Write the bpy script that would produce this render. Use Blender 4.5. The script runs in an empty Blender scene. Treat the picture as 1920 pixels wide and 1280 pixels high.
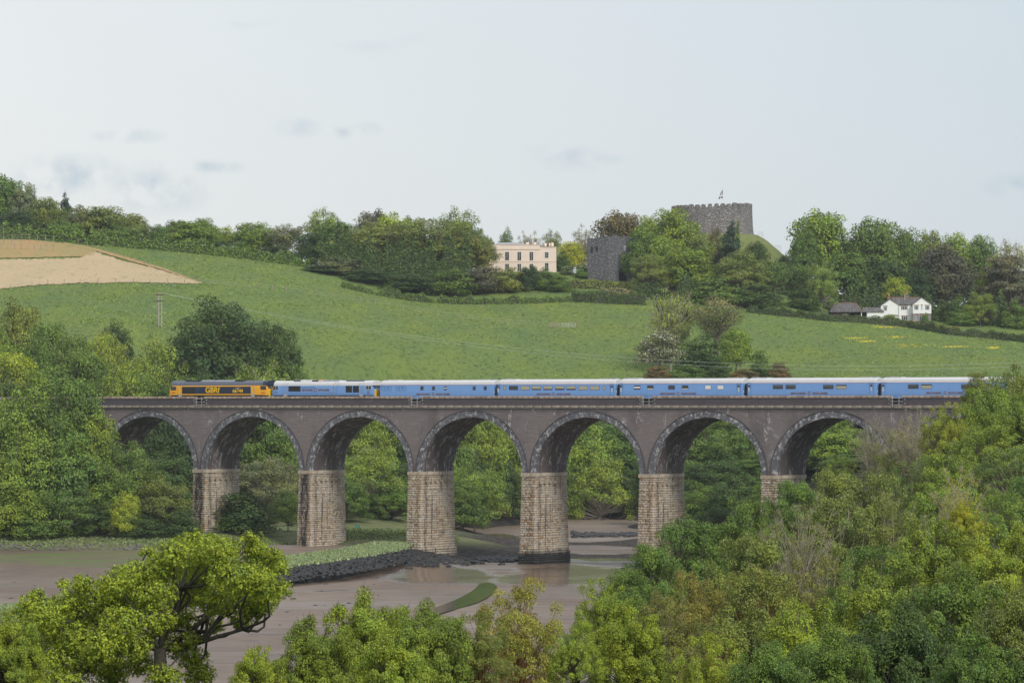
import bpy, bmesh, math, random
import numpy as np
from mathutils import Vector, Matrix

R = math.radians
scene = bpy.context.scene
COL = scene.collection
# ------------------------------------------------------------------ camera
F = 7500.0            # focal length in pixels of a 1920 px wide frame
YH = 760.0            # row of the horizon
cam_d = bpy.data.cameras.new('camera')
cam_d.sensor_width = 36.0
cam_d.lens = F / 1920 * 36.0
cam_d.shift_y = (YH - 640) / 1920
cam_d.clip_start = 1.0
cam_d.clip_end = 30000
cam = bpy.data.objects.new('camera', cam_d)
COL.objects.link(cam)
cam.location = (0, 0, 0)
cam.rotation_euler = (R(90), 0, 0)
scene.camera = cam
# ------------------------------------------------------------------ light
SUN_EL, SUN_AZ = 41.0, 148.0      # azimuth clockwise from +Y (the view direction)
w = bpy.data.worlds.new('World')
scene.world = w
w.use_nodes = True
nt = w.node_tree
nt.nodes.clear()
N = nt.nodes.new
sky = N('ShaderNodeTexSky'); sky.sky_type = 'NISHITA'; sky.sun_disc = False
sky.sun_elevation = R(SUN_EL); sky.sun_rotation = R(SUN_AZ)
sky.air_density = 1.0; sky.dust_density = 1.5; sky.ozone_density = 1.5
tc = N('ShaderNodeTexCoord')
sep = N('ShaderNodeSeparateXYZ'); nt.links.new(tc.outputs['Generated'], sep.inputs[0])
# a thin high overcast: brighter and whiter towards the left, pale blue-grey towards the right
ml = N('ShaderNodeMapRange'); ml.inputs['From Min'].default_value = -0.13; ml.inputs['From Max'].default_value = 0.13
nt.links.new(sep.outputs['X'], ml.inputs['Value'])
lr = N('ShaderNodeValToRGB')
lr.color_ramp.elements[0].position = 0.0; lr.color_ramp.elements[0].color = (5.6, 5.68, 5.72, 1)
lr.color_ramp.elements[1].position = 1.0; lr.color_ramp.elements[1].color = (4.35, 4.78, 5.15, 1)
nt.links.new(ml.outputs[0], lr.inputs['Fac'])
mp = N('ShaderNodeMapping'); mp.inputs['Scale'].default_value = (16, 16, 60)
nt.links.new(tc.outputs['Generated'], mp.inputs['Vector'])
n1 = N('ShaderNodeTexNoise'); n1.inputs['Scale'].default_value = 1.0; n1.inputs['Detail'].default_value = 5; n1.inputs['Roughness'].default_value = 0.5
nt.links.new(mp.outputs[0], n1.inputs['Vector'])
r1 = N('ShaderNodeValToRGB')
r1.color_ramp.elements[0].position = 0.66; r1.color_ramp.elements[0].color = (0, 0, 0, 1)
r1.color_ramp.elements[1].position = 0.80; r1.color_ramp.elements[1].color = (1, 1, 1, 1)
nt.links.new(n1.outputs['Fac'], r1.inputs['Fac'])
mx = N('ShaderNodeMixRGB'); mx.blend_type = 'MIX'
nt.links.new(r1.outputs['Color'], mx.inputs['Fac'])
nt.links.new(lr.outputs['Color'], mx.inputs['Color1'])
mx.inputs['Color2'].default_value = (3.9, 4.4, 4.9, 1)
# a few separate puffs low over the hills, as real directions in the sky
puffs = [(565, 240, 46, 17), (632, 250, 34, 11), (682, 244, 28, 13), (1062, 290, 58, 18), (1118, 300, 48, 11),
         (245, 255, 60, 12), (130, 330, 110, 34), (290, 355, 90, 42), (400, 314, 55, 12), (1910, 350, 60, 22)]
prev = mx.outputs['Color']
nz = N('ShaderNodeTexNoise'); nz.inputs['Scale'].default_value = 160; nz.inputs['Detail'].default_value = 4
nt.links.new(tc.outputs['Generated'], nz.inputs['Vector'])
acc = None
for (px, py, rx, ry) in puffs:
    d = Vector(((px - 960) / F, 1, (YH - py) / F)).normalized()
    sb = N('ShaderNodeVectorMath'); sb.operation = 'SUBTRACT'; sb.inputs[1].default_value = d
    nt.links.new(tc.outputs['Generated'], sb.inputs[0])
    ms = N('ShaderNodeVectorMath'); ms.operation = 'MULTIPLY'; ms.inputs[1].default_value = (F / rx, F / rx, F / ry)
    nt.links.new(sb.outputs[0], ms.inputs[0])
    ln = N('ShaderNodeVectorMath'); ln.operation = 'LENGTH'; nt.links.new(ms.outputs[0], ln.inputs[0])
    mr = N('ShaderNodeMapRange'); mr.interpolation_type = 'SMOOTHSTEP'
    mr.inputs['From Min'].default_value = 1.5; mr.inputs['From Max'].default_value = 0.2
    nt.links.new(ln.outputs['Value'], mr.inputs['Value'])
    if acc is None: acc = mr.outputs[0]
    else:
        mm = N('ShaderNodeMath'); mm.operation = 'MAXIMUM'
        nt.links.new(acc, mm.inputs[0]); nt.links.new(mr.outputs[0], mm.inputs[1]); acc = mm.outputs[0]
nm = N('ShaderNodeMapRange'); nm.inputs['From Min'].default_value = 0.38; nm.inputs['From Max'].default_value = 0.66
nt.links.new(nz.outputs['Fac'], nm.inputs['Value'])
mm = N('ShaderNodeMath'); mm.operation = 'MULTIPLY'; nt.links.new(acc, mm.inputs[0]); nt.links.new(nm.outputs[0], mm.inputs[1])
m2 = N('ShaderNodeMath'); m2.operation = 'MULTIPLY'; m2.inputs[1].default_value = 0.95; nt.links.new(mm.outputs[0], m2.inputs[0])
m3 = N('ShaderNodeMixRGB'); nt.links.new(m2.outputs[0], m3.inputs['Fac']); nt.links.new(prev, m3.inputs['Color1'])
m3.inputs['Color2'].default_value = (3.6, 4.15, 4.7, 1)
m4 = N('ShaderNodeMixRGB'); m4.inputs['Fac'].default_value = 0.86
nt.links.new(sky.outputs[0], m4.inputs['Color1']); nt.links.new(m3.outputs[0], m4.inputs['Color2'])
bg = N('ShaderNodeBackground'); bg.inputs['Strength'].default_value = 0.086
nt.links.new(m4.outputs[0], bg.inputs['Color'])
wo = N('ShaderNodeOutputWorld'); nt.links.new(bg.outputs[0], wo.inputs['Surface'])

sd = bpy.data.lights.new('sun', 'SUN'); sd.energy = 1.5; sd.angle = R(14); sd.color = (1.0, 0.95, 0.87)
sun = bpy.data.objects.new('sun', sd); COL.objects.link(sun)
sv = Vector((math.sin(R(SUN_AZ)) * math.cos(R(SUN_EL)), math.cos(R(SUN_AZ)) * math.cos(R(SUN_EL)), math.sin(R(SUN_EL))))
sun.rotation_euler = (-sv).to_track_quat('-Z', 'Y').to_euler()
sun.location = sv * 500
scene.view_settings.view_transform = 'Standard'
scene.view_settings.look = 'None'
scene.view_settings.exposure = 0.80
scene.view_settings.gamma = 1
scene.view_settings.use_curve_mapping = False
scene.render.engine = 'CYCLES'
cy = scene.cycles
cy.max_bounces = 5; cy.diffuse_bounces = 3; cy.glossy_bounces = 2; cy.transmission_bounces = 3
cy.volume_bounces = 0; cy.transparent_max_bounces = 4
cy.use_denoising = True

# ------------------------------------------------------------------ helpers
def tag(o, label=None, cat=None, group=None, kind=None):
    if label: o['label'] = label
    if cat: o['category'] = cat
    if group: o['group'] = group
    if kind: o['kind'] = kind
    return o

def empty(name, loc=(0, 0, 0), rz=0.0, label=None, cat=None, group=None, scale=None, color=None):
    o = bpy.data.objects.new(name, None); COL.objects.link(o)
    o.location = loc; o.rotation_euler = (0, 0, rz); o.empty_display_size = 0.5
    if scale: o.scale = scale
    tag(o, label, cat, group)
    return o

def link(name, me, mat=None, parent=None, loc=None, kind=None, label=None, color=None):
    o = bpy.data.objects.new(name, me); COL.objects.link(o)
    if mat is not None and len(me.materials) == 0:
        for m in (mat if isinstance(mat, (list, tuple)) else [mat]): me.materials.append(m)
    if parent is not None: o.parent = parent
    if loc is not None: o.location = loc
    if kind: o['kind'] = kind
    if label: o['label'] = label
    if color: o.color = color
    return o

class MB:
    """collects vertices and faces, then builds ONE mesh"""
    def __init__(s): s.v = []; s.f = []; s.m = []
    def add(s, vs, fs, mi=0):
        n = len(s.v); s.v += [tuple(v) for v in vs]
        for f in fs: s.f.append([i + n for i in f]); s.m.append(mi)
    def box(s, x0, x1, y0, y1, z0, z1, mi=0, top=None):
        dx, dy = top if top else (0, 0)
        vs = [(x0, y0, z0), (x1, y0, z0), (x1, y1, z0), (x0, y1, z0),
              (x0 + dx, y0 + dy, z1), (x1 - dx, y0 + dy, z1), (x1 - dx, y1 - dy, z1), (x0 + dx, y1 - dy, z1)]
        s.add(vs, [(0, 3, 2, 1), (4, 5, 6, 7), (0, 1, 5, 4), (1, 2, 6, 5), (2, 3, 7, 6), (3, 0, 4, 7)], mi)
        return s
    def tube(s, pts, rad, n=5, mi=0, cap=True):
        pts = [Vector(p) for p in pts]
        if not hasattr(rad, '__len__'): rad = [rad] * len(pts)
        base = len(s.v); ref = Vector((0.31, 0.77, 0.55))
        for i, p in enumerate(pts):
            d = (pts[min(i + 1, len(pts) - 1)] - pts[max(i - 1, 0)])
            if d.length < 1e-9: d = Vector((0, 0, 1))
            d.normalize()
            a = d.cross(ref)
            if a.length < 1e-3: a = d.cross(Vector((1, 0, 0)))
            a.normalize(); b = d.cross(a)
            for k in range(n):
                t = 2 * math.pi * k / n
                s.v.append(tuple(p + (a * math.cos(t) + b * math.sin(t)) * rad[i]))
        for i in range(len(pts) - 1):
            for k in range(n):
                k2 = (k + 1) % n
                s.f.append([base + i * n + k, base + i * n + k2, base + (i + 1) * n + k2, base + (i + 1) * n + k]); s.m.append(mi)
        if cap:
            s.f.append([base + k for k in range(n)][::-1]); s.m.append(mi)
            s.f.append([base + (len(pts) - 1) * n + k for k in range(n)]); s.m.append(mi)
        return s
    def prism(s, prof, axis, a, b, mi=0):
        """profile (2D points) extruded along 'x' or 'y' or 'z' from a to b"""
        n = len(prof)
        def P(u, v, w):
            return (w, u, v) if axis == 'x' else ((u, w, v) if axis == 'y' else (u, v, w))
        vs = [P(u, v, a) for u, v in prof] + [P(u, v, b) for u, v in prof]
        fs = [list(range(n))[::-1], [n + i for i in range(n)]] + [[i, (i + 1) % n, n + (i + 1) % n, n + i] for i in range(n)]
        s.add(vs, fs, mi)
        return s
    def mesh(s, name, smooth=False):
        me = bpy.data.meshes.new(name); me.from_pydata(s.v, [], s.f)
        if any(s.m): me.polygons.foreach_set('material_index', s.m)
        bm = bmesh.new(); bm.from_mesh(me); bmesh.ops.recalc_face_normals(bm, faces=bm.faces[:]); bm.to_mesh(me); bm.free()
        if smooth: me.polygons.foreach_set('use_smooth', [True] * len(me.polygons))
        me.update(); return me
    def build(s, name, mat=None, parent=None, smooth=False, **k):
        return link(name, s.mesh(name, smooth), mat, parent, **k)

def np_mesh(name, verts, quads, attrs=None, tris=False):
    """fast mesh from numpy arrays"""
    k = 3 if tris else 4
    me = bpy.data.meshes.new(name)
    nv, nf = len(verts), len(quads)
    me.vertices.add(nv); me.vertices.foreach_set('co', np.asarray(verts, dtype=np.float32).ravel())
    me.loops.add(nf * k); me.loops.foreach_set('vertex_index', np.asarray(quads, dtype=np.int32).ravel())
    me.polygons.add(nf); me.polygons.foreach_set('loop_start', np.arange(nf, dtype=np.int32) * k)
    for an, (dom, arr) in (attrs or {}).items():
        at = me.attributes.new(an, 'FLOAT', dom); at.data.foreach_set('value', np.asarray(arr, dtype=np.float32))
    me.update(calc_edges=True)
    return me

# ------------------------------------------------------------------ materials
def srgb(r, g, b):
    def c(x):
        x /= 255
        return x / 12.92 if x <= 0.04045 else ((x + 0.055) / 1.055) ** 2.4
    return (c(r), c(g), c(b), 1)

class MT:
    """small material builder"""
    def __init__(s, name, base=(0.5, 0.5, 0.5, 1), rough=0.8, metal=0.0, spec=None):
        s.m = bpy.data.materials.new(name); s.m.use_nodes = True; s.t = s.m.node_tree
        s.b = s.t.nodes['Principled BSDF']
        s.b.inputs['Base Color'].default_value = tuple(base)[:3] + (1,)
        s.b.inputs['Roughness'].default_value = rough; s.b.inputs['Metallic'].default_value = metal
        if spec is not None: s.b.inputs['Specular IOR Level'].default_value = spec
        s.c = None
    def n(s, t, **k):
        x = s.t.nodes.new(t)
        for a, v in k.items():
            if a in x.inputs: x.inputs[a].default_value = v
            else: setattr(x, a, v)
        return x
    def L(s, a, b): s.t.links.new(a, b)
    def coord(s, scale=(1, 1, 1), kind='Object', loc=(0, 0, 0)):
        c = s.n('ShaderNodeTexCoord'); m = s.n('ShaderNodeMapping'); m.inputs['Scale'].default_value = scale
        m.inputs['Location'].default_value = loc
        s.L(c.outputs[kind], m.inputs['Vector']); return m.outputs[0]
    def noise(s, scale=1, detail=3, rough=0.5, vec=None, dist=0.0):
        x = s.n('ShaderNodeTexNoise'); x.inputs['Scale'].default_value = scale; x.inputs['Detail'].default_value = detail
        x.inputs['Roughness'].default_value = rough; x.inputs['Distortion'].default_value = dist
        if vec is not None: s.L(vec, x.inputs['Vector'])
        return x.outputs['Fac']
    def ramp(s, fac, stops):
        r = s.n('ShaderNodeValToRGB'); e = r.color_ramp.elements
        while len(e) < len(stops): e.new(0.5)
        for q, (p, c) in zip(e, stops):
            q.position = p; q.color = (c, c, c, 1) if isinstance(c, (int, float)) else tuple(c)[:3] + (1,)
        s.L(fac, r.inputs['Fac']); return r.outputs['Color']
    def mix(s, fac, a, b, mode='MIX'):
        x = s.n('ShaderNodeMixRGB'); x.blend_type = mode
        for v, i in ((fac, 'Fac'), (a, 'Color1'), (b, 'Color2')):
            if isinstance(v, bpy.types.NodeSocket): s.L(v, x.inputs[i])
            else: x.inputs[i].default_value = v if i == 'Fac' else tuple(v)[:3] + (1,)
        return x.outputs['Color']
    def math(s, op, a, b=None):
        x = s.n('ShaderNodeMath'); x.operation = op
        for i, v in enumerate((a, b)):
            if v is None: continue
            if isinstance(v, bpy.types.NodeSocket): s.L(v, x.inputs[i])
            else: x.inputs[i].default_value = v
        return x.outputs[0]
    def attr(s, name):
        a = s.n('ShaderNodeAttribute'); a.attribute_name = name; return a
    def base(s, c): s.L(c, s.b.inputs['Base Color']); return s
    def rough(s, c): s.L(c, s.b.inputs['Roughness']); return s
    def bump(s, h, strength=0.5, dist=0.1):
        x = s.n('ShaderNodeBump'); x.inputs['Strength'].default_value = strength; x.inputs['Distance'].default_value = dist
        s.L(h, x.inputs['Height']); s.L(x.outputs[0], s.b.inputs['Normal']); return s

def plain(name, c, rough=0.7, var=0.12, scale=3.0, metal=0.0):
    m = MT(name, c, rough, metal)
    v = m.noise(scale, 4, 0.6, m.coord())
    m.base(m.mix(m.ramp(v, [(0.3, 0.0), (0.7, 1.0)]), [x * (1 - var) for x in c[:3]], [min(1, x * (1 + var)) for x in c[:3]]))
    return m.m

def foliage_mat(name, hue=(1, 1, 1), transl=0.20, flowers=None, fl_amt=0.0):
    m = MT(name, (0.1, 0.1, 0.1, 1), 0.65, spec=0.25)
    oi = m.n('ShaderNodeObjectInfo')
    ti = m.attr('tint').outputs['Fac']
    br = m.ramp(ti, [(0.0, 0.52), (0.5, 1.12), (1.0, 2.0)])
    c = m.mix(1.0, oi.outputs['Color'], br, 'MULTIPLY')
    nn = m.noise(3.5, 3, 0.5, m.coord())
    yel = m.mix(1.0, c, (1.14, 1.14, 0.75), 'MULTIPLY')
    dk = m.mix(1.0, c, (0.78, 0.92, 1.0), 'MULTIPLY')
    c = m.mix(m.ramp(nn, [(0.35, 0.0), (0.65, 1.0)]), dk, yel)
    if flowers:
        f = m.ramp(ti, [(1 - fl_amt, 0.0), (1 - fl_amt + 0.01, 1.0)])
        c = m.mix(f, c, flowers)
    m.base(c)
    tr = m.n('ShaderNodeBsdfTranslucent'); m.L(m.mix(1.0, c, (1.25, 1.3, 0.6), 'MULTIPLY'), tr.inputs['Color'])
    mxs = m.n('ShaderNodeMixShader'); mxs.inputs[0].default_value = transl
    m.L(m.b.outputs[0], mxs.inputs[1]); m.L(tr.outputs[0], mxs.inputs[2])
    m.L(mxs.outputs[0], m.t.nodes['Material Output'].inputs['Surface'])
    return m.m

M = {}
M['leaf'] = foliage_mat('leaves')
M['leaf_white'] = foliage_mat('blossom_leaves', flowers=(0.62, 0.6, 0.5), fl_amt=0.30)
M['leaf_gorse'] = foliage_mat('gorse_leaves', flowers=(0.30, 0.13, 0.03), fl_amt=0.22)
M['leaf_cream'] = foliage_mat('budding_leaves', flowers=(0.40, 0.38, 0.22), fl_amt=0.12)
M['bark'] = plain('bark', (0.15, 0.125, 0.095), 0.9, 0.4, 9)
M['bark_pale'] = plain('pale_bark', (0.33, 0.29, 0.23), 0.9, 0.35, 9)
M['twig_orange'] = plain('orange_twigs', (0.30, 0.17, 0.075), 0.9, 0.2, 9)
M['bark_dark'] = plain('mossy_bark', (0.075, 0.07, 0.05), 0.9, 0.4, 14)

def mk_ground():
    m = MT('pasture', rough=0.95, spec=0.1)
    co = m.coord()
    a = m.noise(0.012, 4, 0.55, co)
    b = m.noise(0.09, 5, 0.6, m.coord((1, 0.35, 1)))
    c = m.noise(0.9, 3, 0.7, m.coord((1, 0.45, 1)))
    base = m.mix(m.ramp(a, [(0.35, 0.0), (0.65, 1.0)]), (0.170, 0.240, 0.058), (0.212, 0.262, 0.058))
    base = m.mix(m.ramp(b, [(0.35, 0.0), (0.7, 1.0)]), base, (0.138, 0.208, 0.074))
    base = m.mix(m.ramp(c, [(0.28, 1.0), (0.52, 0.0)]), base, (0.070, 0.120, 0.036))
    d = m.noise(0.03, 5, 0.65, m.coord((1, 0.25, 1), loc=(40, 3, 0)))
    base = m.mix(m.ramp(d, [(0.66, 0.0), (0.74, 0.6)]), base, (0.21, 0.19, 0.06))
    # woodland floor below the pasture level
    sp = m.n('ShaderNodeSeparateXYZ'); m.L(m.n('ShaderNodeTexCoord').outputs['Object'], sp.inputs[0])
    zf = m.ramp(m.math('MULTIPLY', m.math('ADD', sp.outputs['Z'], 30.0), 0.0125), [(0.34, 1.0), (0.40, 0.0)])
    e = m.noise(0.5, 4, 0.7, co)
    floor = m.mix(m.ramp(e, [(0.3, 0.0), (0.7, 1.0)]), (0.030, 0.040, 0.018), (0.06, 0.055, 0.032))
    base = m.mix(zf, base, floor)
    # saltmarsh grass just above the mud
    zs = m.ramp(m.math('MULTIPLY', m.math('ADD', sp.outputs['Z'], 26.0), 0.1), [(0.0, 0.0), (0.14, 0.0), (0.30, 1.0), (0.50, 1.0), (0.60, 0.0)])
    marsh = m.mix(m.ramp(m.noise(0.25, 5, 0.7, co), [(0.35, 0.0), (0.6, 1.0)]), (0.10, 0.15, 0.06), (0.20, 0.20, 0.10))
    base = m.mix(zs, base, marsh)
    # dark stony foreshore
    zd = m.ramp(m.math('MULTIPLY', m.math('ADD', sp.outputs['Z'], 26.0), 0.1), [(0.0, 1.0), (0.20, 1.0), (0.33, 0.0)])
    shore = m.mix(m.ramp(m.noise(1.4, 4, 0.8, co), [(0.4, 0.0), (0.65, 1.0)]), (0.025, 0.024, 0.026), (0.12, 0.105, 0.09))
    base = m.mix(zd, base, shore)
    m.base(base)
    m.bump(m.math('ADD', m.noise(1.2, 4, 0.7, m.coord((1, 0.5, 1))), m.noise(5, 2, 0.6, co)), 0.9, 0.35)
    return m.m
M['ground'] = mk_ground()

def mk_mud():
    m = MT('mud', rough=0.45, spec=0.5)
    a = m.noise(0.022, 5, 0.6, m.coord((1, 0.35, 1)), 0.4)
    b = m.noise(0.5, 5, 0.75, m.coord((0.35, 1.0, 1)))
    c = m.mix(m.ramp(a, [(0.36, 0.0), (0.62, 1.0)]), (0.118, 0.078, 0.052), (0.222, 0.162, 0.120))
    c = m.mix(m.ramp(b, [(0.38, 0.6), (0.56, 0.0)]), c, (0.085, 0.064, 0.05))
    f = m.noise(0.11, 5, 0.7, m.coord((0.55, 0.9, 1), loc=(9, 4, 0)))
    c = m.mix(m.ramp(f, [(0.64, 0.0), (0.67, 1.0)]), c, (0.055, 0.048, 0.042))
    sp = m.n('ShaderNodeSeparateXYZ'); m.L(m.n('ShaderNodeTexCoord').outputs['Object'], sp.inputs[0])
    # wet film and thin standing water around the piers; green weed towards the left bank
    nz = m.math('MULTIPLY', m.math('SUBTRACT', m.noise(0.05, 5, 0.65, m.coord((0.8, 0.35, 1))), 0.5), 1.9)
    wet = None
    for (cx, cy_, rx, ry) in WET:
        dx = m.math('DIVIDE', m.math('SUBTRACT', sp.outputs['X'], cx), rx); dy = m.math('DIVIDE', m.math('SUBTRACT', sp.outputs['Y'], cy_), ry)
        d = m.math('ADD', m.math('SQRT', m.math('ADD', m.math('MULTIPLY', dx, dx), m.math('MULTIPLY', dy, dy))), nz)
        k = m.ramp(d, [(0.55, 1.0), (0.85, 0.0)])
        wet = k if wet is None else m.math('MAXIMUM', wet, k)
    c = m.mix(wet, c, (0.125, 0.082, 0.058))
    dx = m.math('DIVIDE', m.math('SUBTRACT', sp.outputs['X'], -62.0), 42.0); dy = m.math('DIVIDE', m.math('SUBTRACT', sp.outputs['Y'], 622.0), 16.0)
    d = m.math('ADD', m.math('SQRT', m.math('ADD', m.math('MULTIPLY', dx, dx), m.math('MULTIPLY', dy, dy))), nz)
    g = m.math('MULTIPLY', m.ramp(d, [(0.75, 1.0), (1.0, 0.0)]), m.ramp(m.noise(0.35, 5, 0.75, m.coord((0.3, 1.0, 1))), [(0.40, 0.0), (0.55, 1.0)]))
    c = m.mix(g, c, (0.10, 0.135, 0.03))
    m.base(c)
    dry = m.ramp(m.noise(0.05, 4, 0.6, m.coord((0.5, 1.0, 1), loc=(3, 8, 0))), [(0.35, 0.36), (0.6, 0.66)])
    m.rough(m.mix(wet, dry, (0.13, 0.13, 0.13)))
    h = m.math('ADD', m.noise(0.9, 4, 0.65, m.coord((0.35, 1.6, 1))), m.math('MULTIPLY', m.noise(0.12, 3, 0.6, m.coord((0.5, 1.2, 1))), 2.5))
    bs = m.n('ShaderNodeBump'); bs.inputs['Distance'].default_value = 0.2
    m.L(m.math('SUBTRACT', 0.85, m.math('MULTIPLY', wet, 0.72)), bs.inputs['Strength']); m.L(h, bs.inputs['Height']); m.L(bs.outputs[0], m.b.inputs['Normal'])
    return m.m
def _g(px, py, z=-25.3): Y = -z * F / (py - YH); return ((px - 960) * Y / F, Y)
WET = [_g(1080, 1078) + (17, 45), _g(1140, 1044) + (10, 25), _g(935, 1015) + (8, 60), _g(820, 1075) + (14, 40)]
M['mud'] = mk_mud()

def mk_water(name, c, rough):
    m = MT(name, c, rough, spec=0.25)
    m.bump(m.noise(1.4, 2, 0.5, m.coord((0.5, 1.6, 1))), 0.12, 0.02)
    return m.m
M['water'] = mk_water('channel_water', (0.020, 0.022, 0.014, 1), 0.10)
M['brown_water'] = mk_water('silty_water', (0.175, 0.132, 0.105, 1), 0.30)

def mk_brick(name, c1, c2, c3, stain=0.25, white=0.62, ws=(0.35, 0.35, 0.12), bscale=(1, 1, 1)):
    m = MT(name, rough=0.85)
    sp = m.n('ShaderNodeSeparateXYZ'); m.L(m.n('ShaderNodeTexCoord').outputs['Object'], sp.inputs[0])
    cb = m.n('ShaderNodeCombineXYZ'); m.L(m.math('ADD', sp.outputs['X'], sp.outputs['Y']), cb.inputs[0]); m.L(sp.outputs['Z'], cb.inputs[1])
    bt = m.n('ShaderNodeTexBrick'); m.L(cb.outputs[0], bt.inputs['Vector'])
    bt.inputs['Scale'].default_value = 1.0; bt.inputs['Brick Width'].default_value = 0.32; bt.inputs['Row Height'].default_value = 0.115
    bt.inputs['Mortar Size'].default_value = 0.014
    bt.inputs['Color1'].default_value = c1 + (1,); bt.inputs['Color2'].default_value = c2 + (1,)
    bt.inputs['Mortar'].default_value = tuple(x * 1.5 + 0.01 for x in c3) + (1,)
    co = m.coord((0.5, 0.5, 1.1))
    g = m.noise(0.35, 5, 0.7, co)
    c = m.mix(m.ramp(g, [(0.35, 0.0), (0.65, 0.8)]), bt.outputs['Color'], c3)
    # courses weathered differently
    h = m.noise(1.0, 4, 0.75, m.coord((0.45, 0.45, 5.0)))
    c = m.mix(m.ramp(h, [(0.42, 0.0), (0.72, 0.5)]), c, tuple(min(1, x * 1.9) for x in c1))
    # dark soot
    s_ = m.noise(0.16, 5, 0.6, m.coord((1, 1, 0.5)))
    c = m.mix(m.ramp(s_, [(0.50, 0.0), (0.72, stain)]), c, (0.025, 0.024, 0.03))
    # lime leached out of the joints
    wn = m.noise(1.0, 6, 0.8, m.coord(ws))
    fn = m.noise(3.0, 4, 0.8, m.coord((1, 1, 0.6)))
    wm = m.math('MULTIPLY', m.ramp(wn, [(white - 0.02, 0.0), (white + 0.05, 1.0)]), m.ramp(fn, [(0.44, 0.0), (0.56, 1.0)]))
    c = m.mix(wm, c, (0.50, 0.49, 0.48))
    m.base(c)
    m.bump(m.math('ADD', m.noise(6, 3, 0.7, m.coord()), bt.outputs['Fac']), 0.35, 0.03)
    return m.m
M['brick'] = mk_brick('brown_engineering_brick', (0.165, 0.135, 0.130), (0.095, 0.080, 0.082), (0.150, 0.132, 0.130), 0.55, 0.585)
M['brick_dark'] = mk_brick('dark_engineering_brick', (0.060, 0.052, 0.060), (0.04, 0.036, 0.042), (0.068, 0.058, 0.064), 0.3, 0.66)
M['ring'] = mk_brick('blue_brick_ring', (0.075, 0.080, 0.095), (0.045, 0.050, 0.062), (0.11, 0.11, 0.125), 0.7, 0.515, (1.1, 1.1, 1.1))
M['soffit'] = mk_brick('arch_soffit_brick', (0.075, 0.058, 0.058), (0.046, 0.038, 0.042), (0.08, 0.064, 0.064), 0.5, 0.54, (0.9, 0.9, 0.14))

def mk_stone(name, ramp, dark=0.5, streak=True, soot=False, tide=None):
    """coursed stone: every block has its own colour, with rust and soot streaks running down"""
    m = MT(name, rough=0.9)
    t = m.attr('tint').outputs['Fac']
    c = m.ramp(t, ramp)
    gl = m.noise(0.28, 4, 0.6, m.coord((1, 1, 0.6)))
    c = m.mix(m.ramp(gl, [(0.45, 0.0), (0.62, 0.5)]), c, (0.62, 0.57, 0.50))
    g = m.noise(2.2, 5, 0.75, m.coord())
    c = m.mix(m.ramp(g, [(0.3, 0.45), (0.6, 0.0)]), c, (0.07, 0.055, 0.045))
    if streak:
        s_ = m.noise(1.0, 5, 0.65, m.coord((0.9, 0.9, 0.045)))
        c = m.mix(m.ramp(s_, [(0.53, 0.0), (0.64, dark)]), c, (0.045, 0.043, 0.048))
        s2 = m.noise(1.0, 5, 0.65, m.coord((0.8, 0.8, 0.05), loc=(31, 7, 2)))
        c = m.mix(m.ramp(s2, [(0.55, 0.0), (0.68, 0.55)]), c, (0.21, 0.115, 0.055))
        s3 = m.noise(1.0, 6, 0.8, m.coord((1.6, 1.6, 0.12), loc=(5, 17, 2)))
        c = m.mix(m.ramp(s3, [(0.62, 0.0), (0.68, 0.5)]), c, (0.46, 0.45, 0.42))
    if soot:     # tar-like run-off below a broken drain, down the narrow front face
        so = m.n('ShaderNodeSeparateXYZ'); m.L(m.n('ShaderNodeTexCoord').outputs['Object'], so.inputs[0])
        cx = m.math('ABSOLUTE', m.math('SUBTRACT', so.outputs['X'], 1.25))
        a_ = m.math('ADD', cx, m.math('MULTIPLY', m.math('SUBTRACT', m.noise(1.0, 4, 0.6, m.coord((1, 1, 0.15))), 0.5), 2.0))
        k_ = m.math('MULTIPLY', m.ramp(a_, [(0.55, 1.0), (0.95, 0.0)]), m.ramp(m.math('ADD', so.outputs['Y'], 0.0), [(0.0, 1.0), (0.35, 0.0)]))
        k_ = m.math('MULTIPLY', k_, m.ramp(m.noise(1.2, 5, 0.8, m.coord((1.5, 1.5, 0.5))), [(0.36, 0.15), (0.50, 0.96)]))
        c = m.mix(k_, c, (0.020, 0.020, 0.024))
    if tide:
        sp = m.n('ShaderNodeSeparateXYZ'); m.L(m.n('ShaderNodeTexCoord').outputs['Object'], sp.inputs[0])
        zz = m.math('ADD', sp.outputs['Z'], m.math('MULTIPLY', m.noise(0.6, 4, 0.6, m.coord()), 1.2))
        k = m.ramp(m.math('MULTIPLY', m.math('ADD', zz, -tide + 3), 0.2), [(0.42, 1.0), (0.62, 0.0)])
        c = m.mix(k, c, (0.020, 0.021, 0.020))
    m.base(c)
    m.bump(m.noise(5, 4, 0.7, m.coord()), 0.6, 0.06)
    return m.m
pier_ramp = [(0.0, (0.23, 0.18, 0.135)), (0.25, (0.40, 0.33, 0.25)), (0.5, (0.50, 0.43, 0.34)), (0.72, (0.45, 0.35, 0.22)), (0.86, (0.52, 0.47, 0.41)), (1.0, (0.34, 0.20, 0.10))]
M['pier'] = mk_stone('pier_stone', pier_ramp, 0.9, True, tide=-23.4)
M['pier_soot'] = mk_stone('sooty_pier_stone', pier_ramp, 0.9, True, soot=True, tide=-23.4)
M['pier_wet'] = mk_stone('tide_stained_pier_stone', pier_ramp, 0.9, True, tide=-22.3)
M['mortar'] = plain('mortar', (0.30, 0.25, 0.20), 0.95, 0.3, 2)
M['cap'] = mk_stone('coping_stone', [(0.0, (0.20, 0.15, 0.12)), (0.5, (0.36, 0.28, 0.22)), (1.0, (0.42, 0.34, 0.28))], 0.5, True)

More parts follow.
